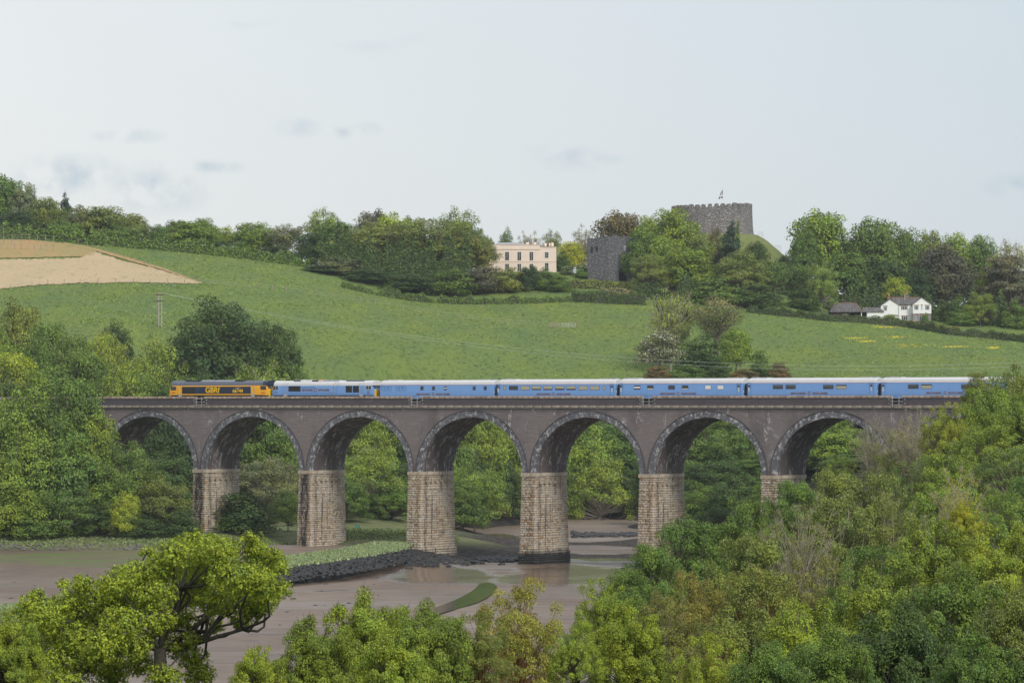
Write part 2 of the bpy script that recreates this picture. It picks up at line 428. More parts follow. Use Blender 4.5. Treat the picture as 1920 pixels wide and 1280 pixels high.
def mk_ashlar(name, c1, c2, c3, sc):
    m = MT(name, rough=0.92)
    vo = m.n('ShaderNodeTexVoronoi'); m.L(m.coord((1, 1, 1.7)), vo.inputs['Vector']); vo.inputs['Scale'].default_value = sc
    sepc = m.n('ShaderNodeSeparateColor'); m.L(vo.outputs['Color'], sepc.inputs[0])
    c = m.mix(sepc.outputs[0], c1, c2)
    c = m.mix(m.ramp(sepc.outputs[1], [(0.86, 0.0), (0.9, 1.0)]), c, c3)
    c = m.mix(m.ramp(vo.outputs['Distance'], [(0.45, 0.0), (0.85, 0.5)]), c, (0.08, 0.08, 0.08))
    g = m.noise(0.25, 5, 0.7, m.coord())
    c = m.mix(m.ramp(g, [(0.55, 0.0), (0.75, 0.6)]), c, (0.06, 0.075, 0.04))
    m.base(c); m.bump(vo.outputs['Distance'], 0.8, 0.25)
    return m.m
M['castle'] = mk_ashlar('castle_rubble', (0.13, 0.125, 0.13), (0.25, 0.235, 0.23), (0.42, 0.38, 0.35), 2.9)
M['gatehouse'] = mk_ashlar('gatehouse_slate', (0.085, 0.09, 0.105), (0.16, 0.16, 0.18), (0.30, 0.27, 0.25), 3.2)
M['ballast'] = plain('ballast', (0.17, 0.15, 0.13), 0.95, 0.4, 8)
M['steel'] = plain('galvanised_steel', (0.42, 0.42, 0.41), 0.5, 0.1, 4, 0.3)
M['rust_steel'] = plain('rusted_rail', (0.12, 0.07, 0.045), 0.7, 0.3, 4)
M['black'] = plain('black_underframe', (0.012, 0.012, 0.014), 0.6, 0.3, 6)
M['glass'] = MT('dark_glass', (0.015, 0.018, 0.022, 1), 0.08, spec=0.7).m
M['glass_pale'] = MT('clear_glass', (0.45, 0.52, 0.55, 1), 0.15, spec=0.7).m
M['blind'] = plain('window_blind', (0.40, 0.37, 0.27), 0.6, 0.06)
M['bl_white'] = plain('white_blind', (0.75, 0.75, 0.72), 0.5, 0.04)
def paint(name, c, rough=0.35, dirt=0.25):
    m = MT(name, c, rough, spec=0.5)
    g = m.noise(0.7, 5, 0.7, m.coord((1, 1, 0.5)))
    d = m.mix(m.ramp(g, [(0.45, 0.0), (0.8, dirt)]), c, tuple(x * 0.55 + 0.03 for x in c[:3]))
    m.base(d); m.rough(m.ramp(g, [(0.3, rough), (0.8, rough + 0.2)]))
    return m.m
M['blue'] = paint('sky_blue_paint', (0.165, 0.335, 0.665, 1), 0.30, 0.18)
M['blue_line'] = paint('seam_line_paint', (0.07, 0.15, 0.33, 1))
M['roof_white'] = paint('pale_grey_roof_paint', (0.60, 0.60, 0.62, 1), 0.5, 0.3)
M['roof_slate'] = paint('slate_blue_roof_paint', (0.105, 0.12, 0.165, 1), 0.42, 0.3)
M['roof_light'] = paint('light_roof_hatch_paint', (0.30, 0.32, 0.37, 1), 0.4, 0.3)
M['pink_line'] = paint('pink_cantrail_line', (0.62, 0.38, 0.36, 1))
M['amber'] = paint('amber_yellow_paint', (0.87, 0.42, 0.008, 1), 0.35, 0.15)
M['yellow'] = paint('warning_yellow_paint', (0.85, 0.52, 0.006, 1), 0.35, 0.2)
M['orange'] = paint('bright_orange_paint', (0.82, 0.20, 0.008, 1), 0.35, 0.2)
M['navy'] = paint('navy_paint', (0.010, 0.022, 0.052, 1), 0.3, 0.2)
M['navy_light'] = paint('mid_navy_paint', (0.008, 0.035, 0.085, 1), 0.3, 0.2)
M['copper'] = plain('copper_lettering', (0.19, 0.085, 0.055), 0.5, 0.1)
M['white_mark'] = plain('white_lettering', (0.7, 0.7, 0.7), 0.5, 0.05)
M['red_mark'] = plain('red_lettering', (0.5, 0.05, 0.02), 0.5, 0.05)
M['render_pink'] = plain('pink_render', (0.78, 0.64, 0.55), 0.85, 0.05, 0.6)
M['render_pink_trim'] = plain('pink_trim', (0.68, 0.54, 0.45), 0.85, 0.06, 0.6)
M['render_white'] = plain('white_render', (0.80, 0.81, 0.80), 0.8, 0.04, 0.6)
M['slate'] = mk_ashlar('slate_roof', (0.085, 0.08, 0.082), (0.16, 0.15, 0.15), (0.26, 0.25, 0.24), 3.2)
M['slate_light'] = plain('pale_slate', (0.33, 0.34, 0.37), 0.7, 0.15, 2)
M['ridge'] = plain('terracotta_ridge', (0.30, 0.17, 0.13), 0.8, 0.15, 3)
M['redbrick'] = plain('chimney_brick', (0.26, 0.13, 0.09), 0.9, 0.3, 6)
M['pot'] = plain('clay_chimney_pot', (0.52, 0.27, 0.12), 0.8, 0.1)
M['frame_white'] = plain('white_window_frame', (0.72, 0.74, 0.76), 0.5, 0.03)
M['timber'] = plain('weathered_timber', (0.30, 0.25, 0.18), 0.9, 0.25, 6)
M['timber_grey'] = plain('grey_timber_pole', (0.36, 0.32, 0.30), 0.9, 0.2, 3)
M['darkwood'] = plain('dark_timber_cladding', (0.075, 0.052, 0.048), 0.9, 0.2, 3)
M['wire'] = plain('wire', (0.40, 0.44, 0.42), 0.5, 0.05)
M['rock'] = plain('weedy_black_rock', (0.016, 0.016, 0.016), 0.55, 0.6, 1.5)
M['rock_pale'] = plain('grey_shore_stone', (0.13, 0.12, 0.11), 0.8, 0.5, 1.5)
M['earth'] = plain('bare_red_earth', (0.27, 0.15, 0.085), 0.95, 0.3, 0.4)
M['plastic_green'] = plain('green_garden_paint', (0.05, 0.16, 0.12), 0.5, 0.1)
M['grass_blade'] = foliage_mat('grass_blades', transl=0.15)

# ------------------------------------------------------------------ terrain
MUD = -25.3
def W(px, Y): return (px - 960) * Y / F
ctl = []
def cp(px, Y, z): ctl.append((W(px, Y), Y, z))
def cy_(px, Y, py): ctl.append((W(px, Y), Y, (YH - py) * Y / F))
for X, Y, z in [(0, -60, -1.2), (0, 8, -2.1), (-60, 0, -2.2), (60, 0, -1.5), (-14, 60, -13), (12, 60, -12), (0, 115, -20), (-25, 120, -20), (22, 120, -15),
                (70, 110, -6), (0, 175, -25.8), (-40, 190, -26), (34, 190, -20), (-120, 150, -16), (130, 150, 0),
                (-220, 300, -26.3), (-320, 500, -26.3), (-260, 600, -25), (-420, 700, -10), (240, 300, 4), (330, 500, 6), (330, 800, 8), (-420, 900, 16),
                (420, 1050, 20), (-430, 1100, 42), (450, 1500, 10), (-450, 1500, 25), (0, 1500, 20), (0, 1900, 5), (-700, 1900, 5), (700, 1900, 5), (0, 3500, -10), (-1300, 3500, -10), (1300, 3500, -10)]:
    ctl.append((X, Y, z))
for p, Y in [(0, 260), (500, 250), (950, 250), (-300, 420), (300, 400), (700, 400), (0, 560), (400, 560), (650, 560), (900, 560), (1120, 420), (1050, 640),
             (1150, 760), (1000, 760), (1060, 850), (1160, 850), (880, 700), (920, 800), (1180, 640), (1120, 560), (1000, 330)]:
    cp(p, Y, -26.4)
for p, Y in [(1180, 300), (1220, 360), (1260, 440), (1270, 520), (1250, 600), (1210, 700), (1100, 260)]: cp(p, Y, -26.3)
for p in (-250, -100, 50, 200, 340):
    cp(p, 668, -20.9); cp(p, 655, -21.5); cp(p, 647, -22.4); cp(p, 638, -24.0); cp(p, 600, -25.0)
for p, Y, z in [(440, 672, -21.6), (440, 655, -23.2), (440, 640, -24.2), (560, 690, -21.8), (560, 664, -23.7), (660, 692, -21.3), (660, 668, -22.5), (660, 650, -24.3), (760, 690, -21.9), (760, 662, -23.2), (760, 640, -24.3), (860, 690, -23.3), (850, 650, -25), (900, 720, -24.2)]: cp(p, Y, z)
for p, Y, z in [(1400, 300, -22), (1600, 250, -17), (1900, 250, -12), (1480, 400, -20), (1600, 420, -16), (1920, 400, -8), (2100, 400, -3),
                (1420, 560, -23.5), (1600, 560, -15), (1800, 560, -6), (2100, 560, -1), (1300, 700, -24.5), (1500, 700, -17), (1900, 720, -4),
                (-200, 705, -18), (50, 715, -18.5), (250, 712, -19.5), (380, 705, -20.4), (560, 735, -20.8), (660, 745, -20.8), (800, 735, -22.6),
                (100, 760, -16), (300, 760, -17), (500, 780, -18.5), (680, 775, -20), (800, 775, -22), (870, 790, -25.2),
                (-300, 780, -9), (50, 820, -7), (300, 820, -6), (500, 830, -6), (700, 840, -10), (900, 880, -18), (1050, 888, -23.8), (1160, 886, -23.8), (1280, 850, -21),
                (1300, 800, -22), (1500, 800, -10), (1900, 850, 3), (850, 840, -20), (1000, 925, -4), (1150, 925, -4), (1300, 890, -6)]:
    cp(p, Y, z)
for p, Y, py in [(-200, 920, 615), (0, 920, 612), (0, 1000, 545), (0, 1060, 492), (0, 1100, 448), (-200, 1100, 440),
                 (300, 900, 615), (300, 1010, 531), (300, 1090, 470), (150, 1098, 455), (450, 1080, 489), (600, 890, 694), (600, 980, 602), (600, 1060, 524),
                 (450, 890, 665), (700, 1060, 548), (800, 880, 706), (800, 980, 622), (800, 1060, 562), (1000, 955, 706), (1000, 1000, 632), (1000, 1055, 566),
                 (1200, 955, 706), (1200, 1010, 612), (1200, 1055, 568), (1400, 930, 706), (1400, 990, 640), (1400, 1055, 582), (1600, 930, 706), (1600, 990, 655), (1600, 1055, 601),
                 (1900, 930, 706), (1900, 980, 670), (1900, 1050, 637), (2150, 960, 690), (2150, 1060, 640),
                 (980, 1115, 508), (1140, 1095, 525), (1250, 1120, 520), (1400, 1120, 520), (1480, 1100, 540), (1700, 1090, 602), (1600, 1090, 596), (1900, 1130, 600),
                 (600, 1140, 500), (800, 1140, 520), (0, 1160, 452), (300, 1170, 475), (-200, 1170, 440)]:
    cy_(p, Y, py)
C_ = np.array(ctl); SC = 100.0
P_ = C_[:, :2] / SC
def phi(r2): return np.sqrt(r2 + 0.02)
A_ = phi(((P_[:, None, :] - P_[None, :, :]) ** 2).sum(-1))
n_ = len(P_)
K = np.zeros((n_ + 3, n_ + 3)); K[:n_, :n_] = A_ - 0.002 * np.eye(n_); K[:n_, n_] = 1; K[:n_, n_ + 1:] = P_; K[n_, :n_] = 1; K[n_ + 1:, :n_] = P_.T
wt = np.linalg.solve(K, np.concatenate([C_[:, 2], np.zeros(3)]))
def HT(X, Y):
    X = np.atleast_1d(np.asarray(X, float)); Y = np.atleast_1d(np.asarray(Y, float))
    out = np.empty(X.shape)
    for s in range(0, len(X), 20000):
        q = np.stack([X[s:s + 20000], Y[s:s + 20000]], 1) / SC
        r = phi(((q[:, None, :] - P_[None, :, :]) ** 2).sum(-1))
        out[s:s + 20000] = r @ wt[:n_] + wt[n_] + q @ wt[n_ + 1:]
    return out
def hz(X, Y): return float(HT([X], [Y])[0])
def hit(px, py, y0=780, y1=1200):
    """where the ray through a photograph pixel meets the terrain"""
    Y = np.linspace(y0, y1, 600); z = HT((px - 960) * Y / F, Y); ray = (YH - py) * Y / F
    k = np.argmax(z >= ray)
    if z[k] < ray[k]: k = int(np.argmin(np.abs(z - ray)))
    return W(px, Y[k]), float(Y[k]), float(z[k])

rows = np.concatenate([np.linspace(-60, 240, 60, endpoint=False), np.linspace(240, 680, 90, endpoint=False), np.linspace(680, 1180, 260, endpoint=False), np.geomspace(1180, 6000, 30)])
u = np.linspace(-1, 1, 301); u = np.sign(u) * (0.35 * np.abs(u) + 0.65 * np.abs(u) ** 2.2)
YY, UU = np.meshgrid(rows, u, indexing='ij')
XX = UU * (YY.clip(0) * 0.42 + 90)
ZZ = HT(XX.ravel(), np.minimum(YY.ravel(), 3400)).reshape(XX.shape)
rng = np.random.default_rng(3)
ZZ += rng.normal(0, 0.03, ZZ.shape)
nr, nc = XX.shape
idx = np.arange(nr * nc).reshape(nr, nc)
quads = np.stack([idx[:-1, :-1], idx[:-1, 1:], idx[1:, 1:], idx[1:, :-1]], -1).reshape(-1, 4)
me = np_mesh('terrain', np.stack([XX, YY, ZZ], -1).reshape(-1, 3), quads)
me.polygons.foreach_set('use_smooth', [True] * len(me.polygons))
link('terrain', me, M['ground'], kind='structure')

# mud flats of the tidal creek
ys_ = np.linspace(180, 930, 260); xs_ = np.linspace(-330, 180, 200)
MY, MX = np.meshgrid(ys_, xs_, indexing='ij')
def sm(a, b, v): q = np.clip((v - a) / (b - a), 0, 1); return q * q * (3 - 2 * q)
def mudz(X, Y): return MUD + 2.15 * sm(-7, -17, X) * sm(575, 648, Y) * (1 - sm(690, 760, Y) * .0)
MZ = mudz(MX, MY) + 0.07 * np.sin(MX * 0.21 + 2 * np.sin(MY * 0.07)) * np.sin(MY * 0.16) + rng.normal(0, 0.012, MX.shape) + 0.0018 * np.maximum(0, MY - 700)
idx = np.arange(MX.size).reshape(MX.shape)
quads = np.stack([idx[:-1, :-1], idx[:-1, 1:], idx[1:, 1:], idx[1:, :-1]], -1).reshape(-1, 4)
me = np_mesh('mudflat', np.stack([MX, MY, MZ], -1).reshape(-1, 3), quads)
me.polygons.foreach_set('use_smooth', [True] * len(me.polygons))
link('mudflat', me, M['mud'], kind='structure')

def G(px, py, z=MUD):
    Y = -z * F / (py - YH); return (W(px, Y), Y)
def sheet(name, pts, z, mat, kind='structure', sub=0):
    bm = bmesh.new(); vs = [bm.verts.new((x, y, z)) for x, y in pts]; bm.faces.new(vs)
    bmesh.ops.recalc_face_normals(bm, faces=bm.faces[:])
    if bm.faces[:][0].normal.z < 0: bmesh.ops.reverse_faces(bm, faces=bm.faces[:])
    bmesh.ops.triangulate(bm, faces=bm.faces[:])
    me = bpy.data.meshes.new(name); bm.to_mesh(me); bm.free()
    return link(name, me, mat, kind=kind)
def smooth_loop(pts, n=6):
    out = []; m = len(pts)
    for i in range(m):
        p0, p1, p2, p3 = [Vector(pts[(i + k) % m]) for k in (-1, 0, 1, 2)]
        for j in range(n):
            t = j / n
            out.append(tuple(0.5 * ((2 * p1) + (-p0 + p2) * t + (2 * p0 - 5 * p1 + 4 * p2 - p3) * t * t + (-p0 + 3 * p1 - 3 * p2 + p3) * t ** 3)))
    return out
chan = [(780, 1153), (815, 1140), (850, 1127), (878, 1113), (893, 1102), (900, 1095), (918, 1093), (930, 1098), (931, 1106), (918, 1118), (893, 1131), (862, 1141), (830, 1150), (800, 1158)]
sheet('water', [G(*p) for p in smooth_loop(chan)], MUD + 0.12, M['water'])

# grassed embankment running out across the mud to the third pier
def BKH(px): return -23.7 + 1.35 * min(1, max(0, (px - 250) / 500))
up = [(-60, 1142), (60, 1128), (250, 1095), (420, 1066), (500, 1050), (560, 1040), (640, 1029), (700, 1017), (770, 1004)]
lo = [(-60, 1172), (60, 1160), (250, 1126), (420, 1090), (500, 1067), (560, 1060), (640, 1049), (700, 1040), (765, 1027)]
def dens(a, k=12):
    out = []
    for i in range(len(a) - 1):
        for j in range(k): t = j / k; out.append(tuple(a[i][c] * (1 - t) + a[i + 1][c] * t for c in (0, 1)))
    return out + [a[-1]]
up, lo = dens(up), dens(lo)
bk = MB(); rr = random.Random(5)
for k, (a, b) in enumerate(zip(up, lo)):
    BK_H = BKH(b[0]); A = Vector(G(a[0], a[1], BK_H)); B = Vector(G(b[0], b[1], BK_H)); mB = float(mudz(B.x, B.y)) - .3; nrm = (B - A).normalized(); jt = rr.uniform(-0.6, 0.6)
    A2 = A - nrm * 3; B2 = B + nrm * (3.5 + jt)
    bk.v += [(A2.x, A2.y, mB), (A.x, A.y, BK_H - 0.15), ((A.x + B.x) / 2, (A.y + B.y) / 2, BK_H + 0.15), (B.x + nrm.x * jt, B.y + nrm.y * jt, BK_H - 0.05), (B2.x, B2.y, mB)]
    if k:
        o_ = (k - 1) * 5
        for j in range(4): bk.f.append([o_ + j, o_ + j + 1, o_ + 6 + j, o_ + 5 + j]); bk.m.append(1 if j == 3 else 0)
M['marsh'] = plain('saltmarsh_turf', (0.19, 0.25, 0.13), 0.95, 0.35, 0.8)
bk.build('grass_embankment', [M['marsh'], M['rock']], kind='structure')

def lump(mb, x, y, z, r, rr, flat=0.6):
    n = 6
    for ring, (rz, rw) in enumerate([(-0.3, 1.0), (0.35, 0.8)]):
        for k in range(n):
            t = 2 * math.pi * k / n + ring * 0.4
            q = r * rw * rr.uniform(0.75, 1.25)
            mb.v.append((x + math.cos(t) * q, y + math.sin(t) * q * 1.2, z + r * flat * (rz + rr.uniform(-0.1, 0.15))))
    mb.v.append((x + rr.uniform(-.2, .2) * r, y, z + r * flat * rr.uniform(0.7, 1.0)))
    b = len(mb.v) - 13
    for k in range(n):
        k2 = (k + 1) % n
        mb.f.append([b + k, b + k2, b + 6 + k2, b + 6 + k]); mb.f.append([b + 6 + k, b + 6 + k2, b + 12]); mb.m += [0, 0]
rk = MB()
for k in range(3800):    # weedy stones on the embankment's seaward edge
    i = rr.randrange(len(lo)); b = lo[i]; hb = BKH(b[0]); wd = 3 + 9 * max(0, (i / len(lo) - .4)); q = rr.random() ** 1.4
    x, y = G(b[0] + rr.uniform(-4, 4), b[1] + q * 3.5, hb); y -= q * wd; zz = max(float(mudz(x, y)), hb - 0.35 * (y - G(b[0], b[1], hb)[1]) * -1 * .9)
    zz = max(float(mudz(x, y)) - .05, hb - .1 - q * 1.5); lump(rk, x, y, zz, rr.uniform(0.12, 0.4), rr)
for k in range(420):     # reef beside the fourth pier
    px = rr.gauss(925, 26); py = 1047 + rr.gauss(0, 3.2) + (px - 925) * 0.03
    x, y = G(px, py); lump(rk, x, y, MUD + 0.05, rr.uniform(0.3, 1.0), rr, 0.9)
for k in range(900):     # dark weed along the inner mud bank
    px = rr.uniform(760, 975); py = 1052 - (px - 760) * 0.16 + rr.gauss(0, 5)
    x, y = G(px, py, -24.2); lump(rk, x, y, float(mudz(x, y)), rr.uniform(0.2, 0.8), rr, 0.4)
for k in range(500):
    px = rr.uniform(1075, 1198); py = rr.choice([968, 970, 1001]) + rr.gauss(0, 1.6)
    x, y = G(px, py, MUD + 0.4); lump(rk, x, y, MUD + 0.35, rr.uniform(0.3, 0.9), rr, 0.5)
for k in range(160):
    px, py = rr.uniform(0, 720), rr.uniform(1062, 1180)
    x, y = G(px, py); lump(rk, x, y, MUD - 0.02, rr.uniform(0.15, 0.5), rr, 0.4)
rk.build('weedy_rocks', M['rock'], kind='stuff')
rk = MB()
for k in range(1600):    # stony foreshore on the left bank
    px = rr.uniform(-150, 560); x0 = W(px, 690)
    Yq = rr.uniform(630, 662); z = hz(W(px, Yq), Yq); mz = float(mudz(W(px, Yq), Yq))
    if z > mz + .7 or z < mz - .15: continue
    lump(rk, W(px, Yq), Yq, max(z, mz) + 0.05, rr.uniform(0.15, 0.45), rr)
rk.build('shore_stones', M['rock_pale'], kind='stuff')

# stubble field, rough ochre margin
def drape(name, top, bot, mat, lift, nx=120, ny=26, jit=0.0):
    vs = []; rr = random.Random(11)
    for i in range(nx + 1):
        t = i / nx
        def at(line):
            X = line[0][0] + (line[-1][0] - line[0][0]) * t
            for a, b in zip(line, line[1:]):
                if a[0] <= X <= b[0]: return X, a[1] + (b[1] - a[1]) * (X - a[0]) / (b[0] - a[0])
            return line[-1]
        a, b = at(top), at(bot)
        A, B = hit(*a), hit(*b)
        j1, j2 = rr.uniform(-jit, jit), rr.uniform(-jit, jit)
        for j in range(ny + 1):
            s = j / ny; x = A[0] * (1 - s) + B[0] * s; y = (A[1] + j1) * (1 - s) + (B[1] + j2) * s
            vs.append((x, y))
    arr = np.array(vs); z = HT(arr[:, 0], arr[:, 1]) + lift
    idx = np.arange((nx + 1) * (ny + 1)).reshape(nx + 1, ny + 1)
    q = np.stack([idx[:-1, :-1], idx[:-1, 1:], idx[1:, 1:], idx[1:, :-1]], -1).reshape(-1, 4)
    me = np_mesh(name, np.column_stack([arr, z]), q); me.polygons.foreach_set('use_smooth', [True] * len(me.polygons))
    return link(name, me, mat, kind='structure')
def mk_field(name, c1, c2, c3):
    m = MT(name, rough=0.95)
    a = m.noise(0.07, 5, 0.7, m.coord((1, 0.3, 1))); b = m.noise(0.5, 4, 0.7, m.coord((1, 0.4, 1)))
    c = m.mix(m.ramp(a, [(0.35, 0.0), (0.65, 1.0)]), c1, c2)
    c = m.mix(m.ramp(b, [(0.56, 0.0), (0.68, 0.7)]), c, c3)
    m.base(c); m.bump(b, 0.6, 0.15); return m.m
M['stubble'] = mk_field('dry_stubble', (0.50, 0.37, 0.22), (0.42, 0.33, 0.19), (0.22, 0.22, 0.09))
M['margin'] = mk_field('ochre_margin', (0.30, 0.24, 0.09), (0.40, 0.24, 0.10), (0.13, 0.17, 0.05))
drape('dry_field', [(-60, 490), (60, 487), (150, 485), (175, 472), (230, 490), (300, 507), (378, 531)], [(-60, 547), (0, 543), (60, 536), (150, 532), (250, 531), (378, 533)], M['stubble'], 0.16, jit=1.0)
drape('dry_field', [(-60, 450), (60, 451), (120, 457), (180, 470)], [(-60, 486), (60, 484), (150, 482), (180, 480)], M['margin'], 0.16, 60, 16, 0.6)
drape('dry_field', [(120, 456), (170, 464), (240, 484), (310, 505), (372, 529)], [(120, 459), (170, 469.5), (240, 489.5), (310, 509), (372, 530.5)], M['margin'], 0.20, 60, 6, 0.5)

# pasture tussocks (nobody could count them) and buttercup patches
def tufts(name, n, areas, size, color, seed, mat=None, hgt=1.0):
    rg = np.random.default_rng(seed); P = []
    for (pa, pb, Ya, Yb, wgt) in areas:
        k = int(n * wgt); px = rg.uniform(pa, pb, k); Y = rg.uniform(Ya, Yb, k); P.append(np.stack([(px - 960) * Y / F, Y], 1))
    P = np.concatenate(P)
    z = HT(P[:, 0], P[:, 1]); keep = np.ones(len(P), bool)
    # clumpy
    cl = np.sin(P[:, 0] * 0.33 + 3 * np.sin(P[:, 1] * 0.11)) + np.sin(P[:, 1] * 0.27 + 2 * np.sin(P[:, 0] * 0.19))
    keep = rg.random(len(P)) < (0.35 + 0.3 * cl).clip(0.1, 1)
    P = P[keep]; z = z[keep]; n = len(P)
    s = size * rg.uniform(0.5, 1.3, n); a = rg.uniform(0, math.pi, n)
    dx = np.cos(a) * s; dy = np.sin(a) * s * 0.5
    lx, ly = rg.normal(0, 0.35, n) * s, rg.normal(0, 0.35, n) * s
    V = np.stack([np.column_stack([P[:, 0] - dx, P[:, 1] - dy, z - 0.02]), np.column_stack([P[:, 0] + dx, P[:, 1] + dy, z - 0.02]), np.column_stack([P[:, 0] + lx, P[:, 1] + ly, z + s * 0.75 * hgt])], 1).reshape(-1, 3)
    me = np_mesh(name, V, np.arange(3 * n).reshape(n, 3), {'tint': ('FACE', rg.random(n))}, tris=True)
    o = link(name, me, mat or M['grass_blade'], kind='stuff'); o.color = color; return o
tufts('pasture_grass', 90000, [(150, 1960, 900, 1062, 0.7), (-60, 560, 890, 1100, 0.3)], 0.26, (0.165, 0.215, 0.062, 1), 1)
tufts('marsh_grass', 60000, [(-150, 600, 645, 668, 0.5), (560, 860, 668, 720, 0.5)], 0.26, (0.15, 0.18, 0.085, 1), 2, hgt=1.2)

def embank_grass():
    rg = np.random.default_rng(8); P = []
    for k in range(42000):
        i = rg.integers(0, len(up)); s = rg.random(); a, b = up[i], lo[i]
        hb = BKH(a[0]); x, y = G(a[0] * (1 - s) + b[0] * s + rg.uniform(-5, 5), a[1] * (1 - s) + b[1] * s + rg.normal(0, .4), hb); P.append((x, y, hb))
    P = np.array(P); n = len(P); s = 0.15 * rg.uniform(0.5, 1.5, n)
    V = np.stack([np.column_stack([P[:, 0] - s, P[:, 1], P[:, 2] - .1]), np.column_stack([P[:, 0] + s, P[:, 1], P[:, 2] - .1]), np.column_stack([P[:, 0] + rg.normal(0, .25, n), P[:, 1] + rg.normal(0, .25, n), P[:, 2] + 0.05 + s * 1.3])], 1).reshape(-1, 3)
    me = np_mesh('embankment_grass', V, np.arange(3 * n).reshape(n, 3), {'tint': ('FACE', rg.random(n))}, tris=True)
    o = link('embankment_grass', me, M['grass_blade'], kind='stuff'); o.color = (0.21, 0.24, 0.14, 1)
embank_grass()
def patch(name, spots, n, size, col, seed):
    rg = random.Random(seed); mb = MB()
    for (px, py, rx, ry) in spots:
        for k in range(n):
            x, y, z = hit(px + rg.gauss(0, rx), py + rg.gauss(0, ry), 900, 1100)
            mb.v += [(x - size, y, z + .12), (x + size, y, z + .12), (x, y + .1, z + .12 + size)]; b = len(mb.v) - 3; mb.f.append([b, b + 1, b + 2]); mb.m.append(0)
    mb.build(name, col, kind='stuff')
M['buttercup'] = plain('buttercup_yellow', (0.52, 0.42, 0.02), 0.8, 0.1)
patch('buttercups', [(1600, 635, 14, 1.0), (1675, 633, 16, 1.2), (1705, 649, 22, 2.0), (1790, 651, 12, .8), (1660, 614, 16, .8), (1862, 653, 5, 1), (1625, 641, 8, .8)], 60, 0.16, M['buttercup'], 4)

# ------------------------------------------------------------------ viaduct (local x along the line, y away from the viewer)
TH = 0.5661; Y0 = 639.29; T0 = 1.8725; PIT = 21.8; PW = 2.62; DEP = 9.25
ZSP = -10.72; ARX = (PIT - PW) / 2; ARZ = 8.86; RT = 1.0
ct, st = math.cos(TH), math.sin(TH)
def t_at(px, d=0.0):
    q = (px - 960) / F
    return (q * (Y0 + d * ct) - d * st) / (ct + q * st)
def y_at(t, d=0.0): return Y0 - t * st + d * ct
def z_at(py, t, d=0.0): return (YH - py) * y_at(t, d) / F
def wxy(t, d): return (t * ct + d * st, Y0 - t * st + d * ct)
via = empty('viaduct', (0, Y0, 0), -TH, 'brick railway viaduct of round arches on tall stone piers across the muddy creek', 'viaduct')
ST = T0 - 5 * PIT - 4.0; EN = T0 + 6 * PIT
centres = [T0 + i * PIT + PW / 2 + PIT / 2 for i in range(-5, 5)]     # arch centres
def arc(c, a, b, n=40, z0=ZSP):
    return [(c - a * math.cos(math.pi * k / n), z0 + b * math.sin(math.pi * k / n)) for k in range(n + 1)]
ZT = -0.5      # underside of the string course
# spandrel walls (near and far), one mesh each
for side, (ya, yb) in enumerate(((0.0, 0.5), (DEP - 0.5, DEP))):
    mb = MB()
    for c in centres:
        top = arc(c, ARX + RT * 0.5, ARZ + RT * 0.5, 40)
        x0, x1 = c - PIT / 2, c + PIT / 2
        pts = [(x0, ZSP)] + [(max(x0, min(x1, x)), z) for x, z in top] + [(x1, ZSP)]
        for (xa, za), (xb, zb) in zip(pts, pts[1:]):
            if xb - xa < 1e-5: continue
            vs = [(xa, ya, za), (xb, ya, zb), (xb, ya, ZT), (xa, ya, ZT), (xa, yb, za), (xb, yb, zb), (xb, yb, ZT), (xa, yb, ZT)]
            mb.add(vs, [(0, 1, 2, 3), (7, 6, 5, 4)])
    xs0 = centres[0] - PIT / 2; xs1 = centres[-1] + PIT / 2
    mb.box(xs0 - 40, xs0, ya, yb, -14, ZT); mb.box(xs1, xs1 + 30, ya, yb, -14, ZT)
    mb.build('spandrel_wall', M['brick'], via)
for c in centres:
    # arch rings standing 7 cm proud of the walls, near and far, in one arch each
    for ya, yb in ((-0.07, 0.45), (DEP - 0.45, DEP + 0.07)):
        mb = MB()
        n = 48; a_ = arc(c, ARX, ARZ, n); o_ = arc(c, ARX + RT, ARZ + RT, n)
        V = []
        for (x, z), (X, Z) in zip(a_, o_): V += [(x, ya, z), (X, ya, Z), (X, yb, Z), (x, yb, z)]
        fs = []
        for k in range(n):
            b = 4 * k
            fs += [(b, b + 1, b + 5, b + 4), (b + 1, b + 2, b + 6, b + 5), (b + 2, b + 3, b + 7, b + 6), (b + 3, b, b + 4, b + 7)]
        mb.add(V, fs); ring = mb.build('arch_ring', M['ring'], via)
        # label course above the ring
        mb = MB(); V = []; oo = arc(c, ARX + RT + 0.004, ARZ + RT + 0.004, n); o2 = arc(c, ARX + RT + 0.13, ARZ + RT + 0.13, n)
        y2 = ya - 0.07 if ya < 1 else yb + 0.07
        for k_, ((x, z), (X, Z)) in enumerate(zip(oo, o2)):
            x = max(c - PIT / 2 + .02, min(c + PIT / 2 - .02, x)); X = max(c - PIT / 2 + .02, min(c + PIT / 2 - .02, X))
            V += [(x, y2, z), (X, y2, Z), (X, (ya + yb) / 2, Z), (x, (ya + yb) / 2, z)]
        mb.add(V, fs); mb.build('hood_mould', M['brick_dark'], via)
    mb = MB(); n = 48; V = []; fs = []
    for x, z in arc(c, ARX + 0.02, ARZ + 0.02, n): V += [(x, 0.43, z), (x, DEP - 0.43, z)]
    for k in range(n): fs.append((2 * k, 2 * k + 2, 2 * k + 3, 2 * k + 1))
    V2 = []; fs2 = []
    mb.add(V, fs); mb.build('arch_barrel', M['soffit'], via, smooth=True)

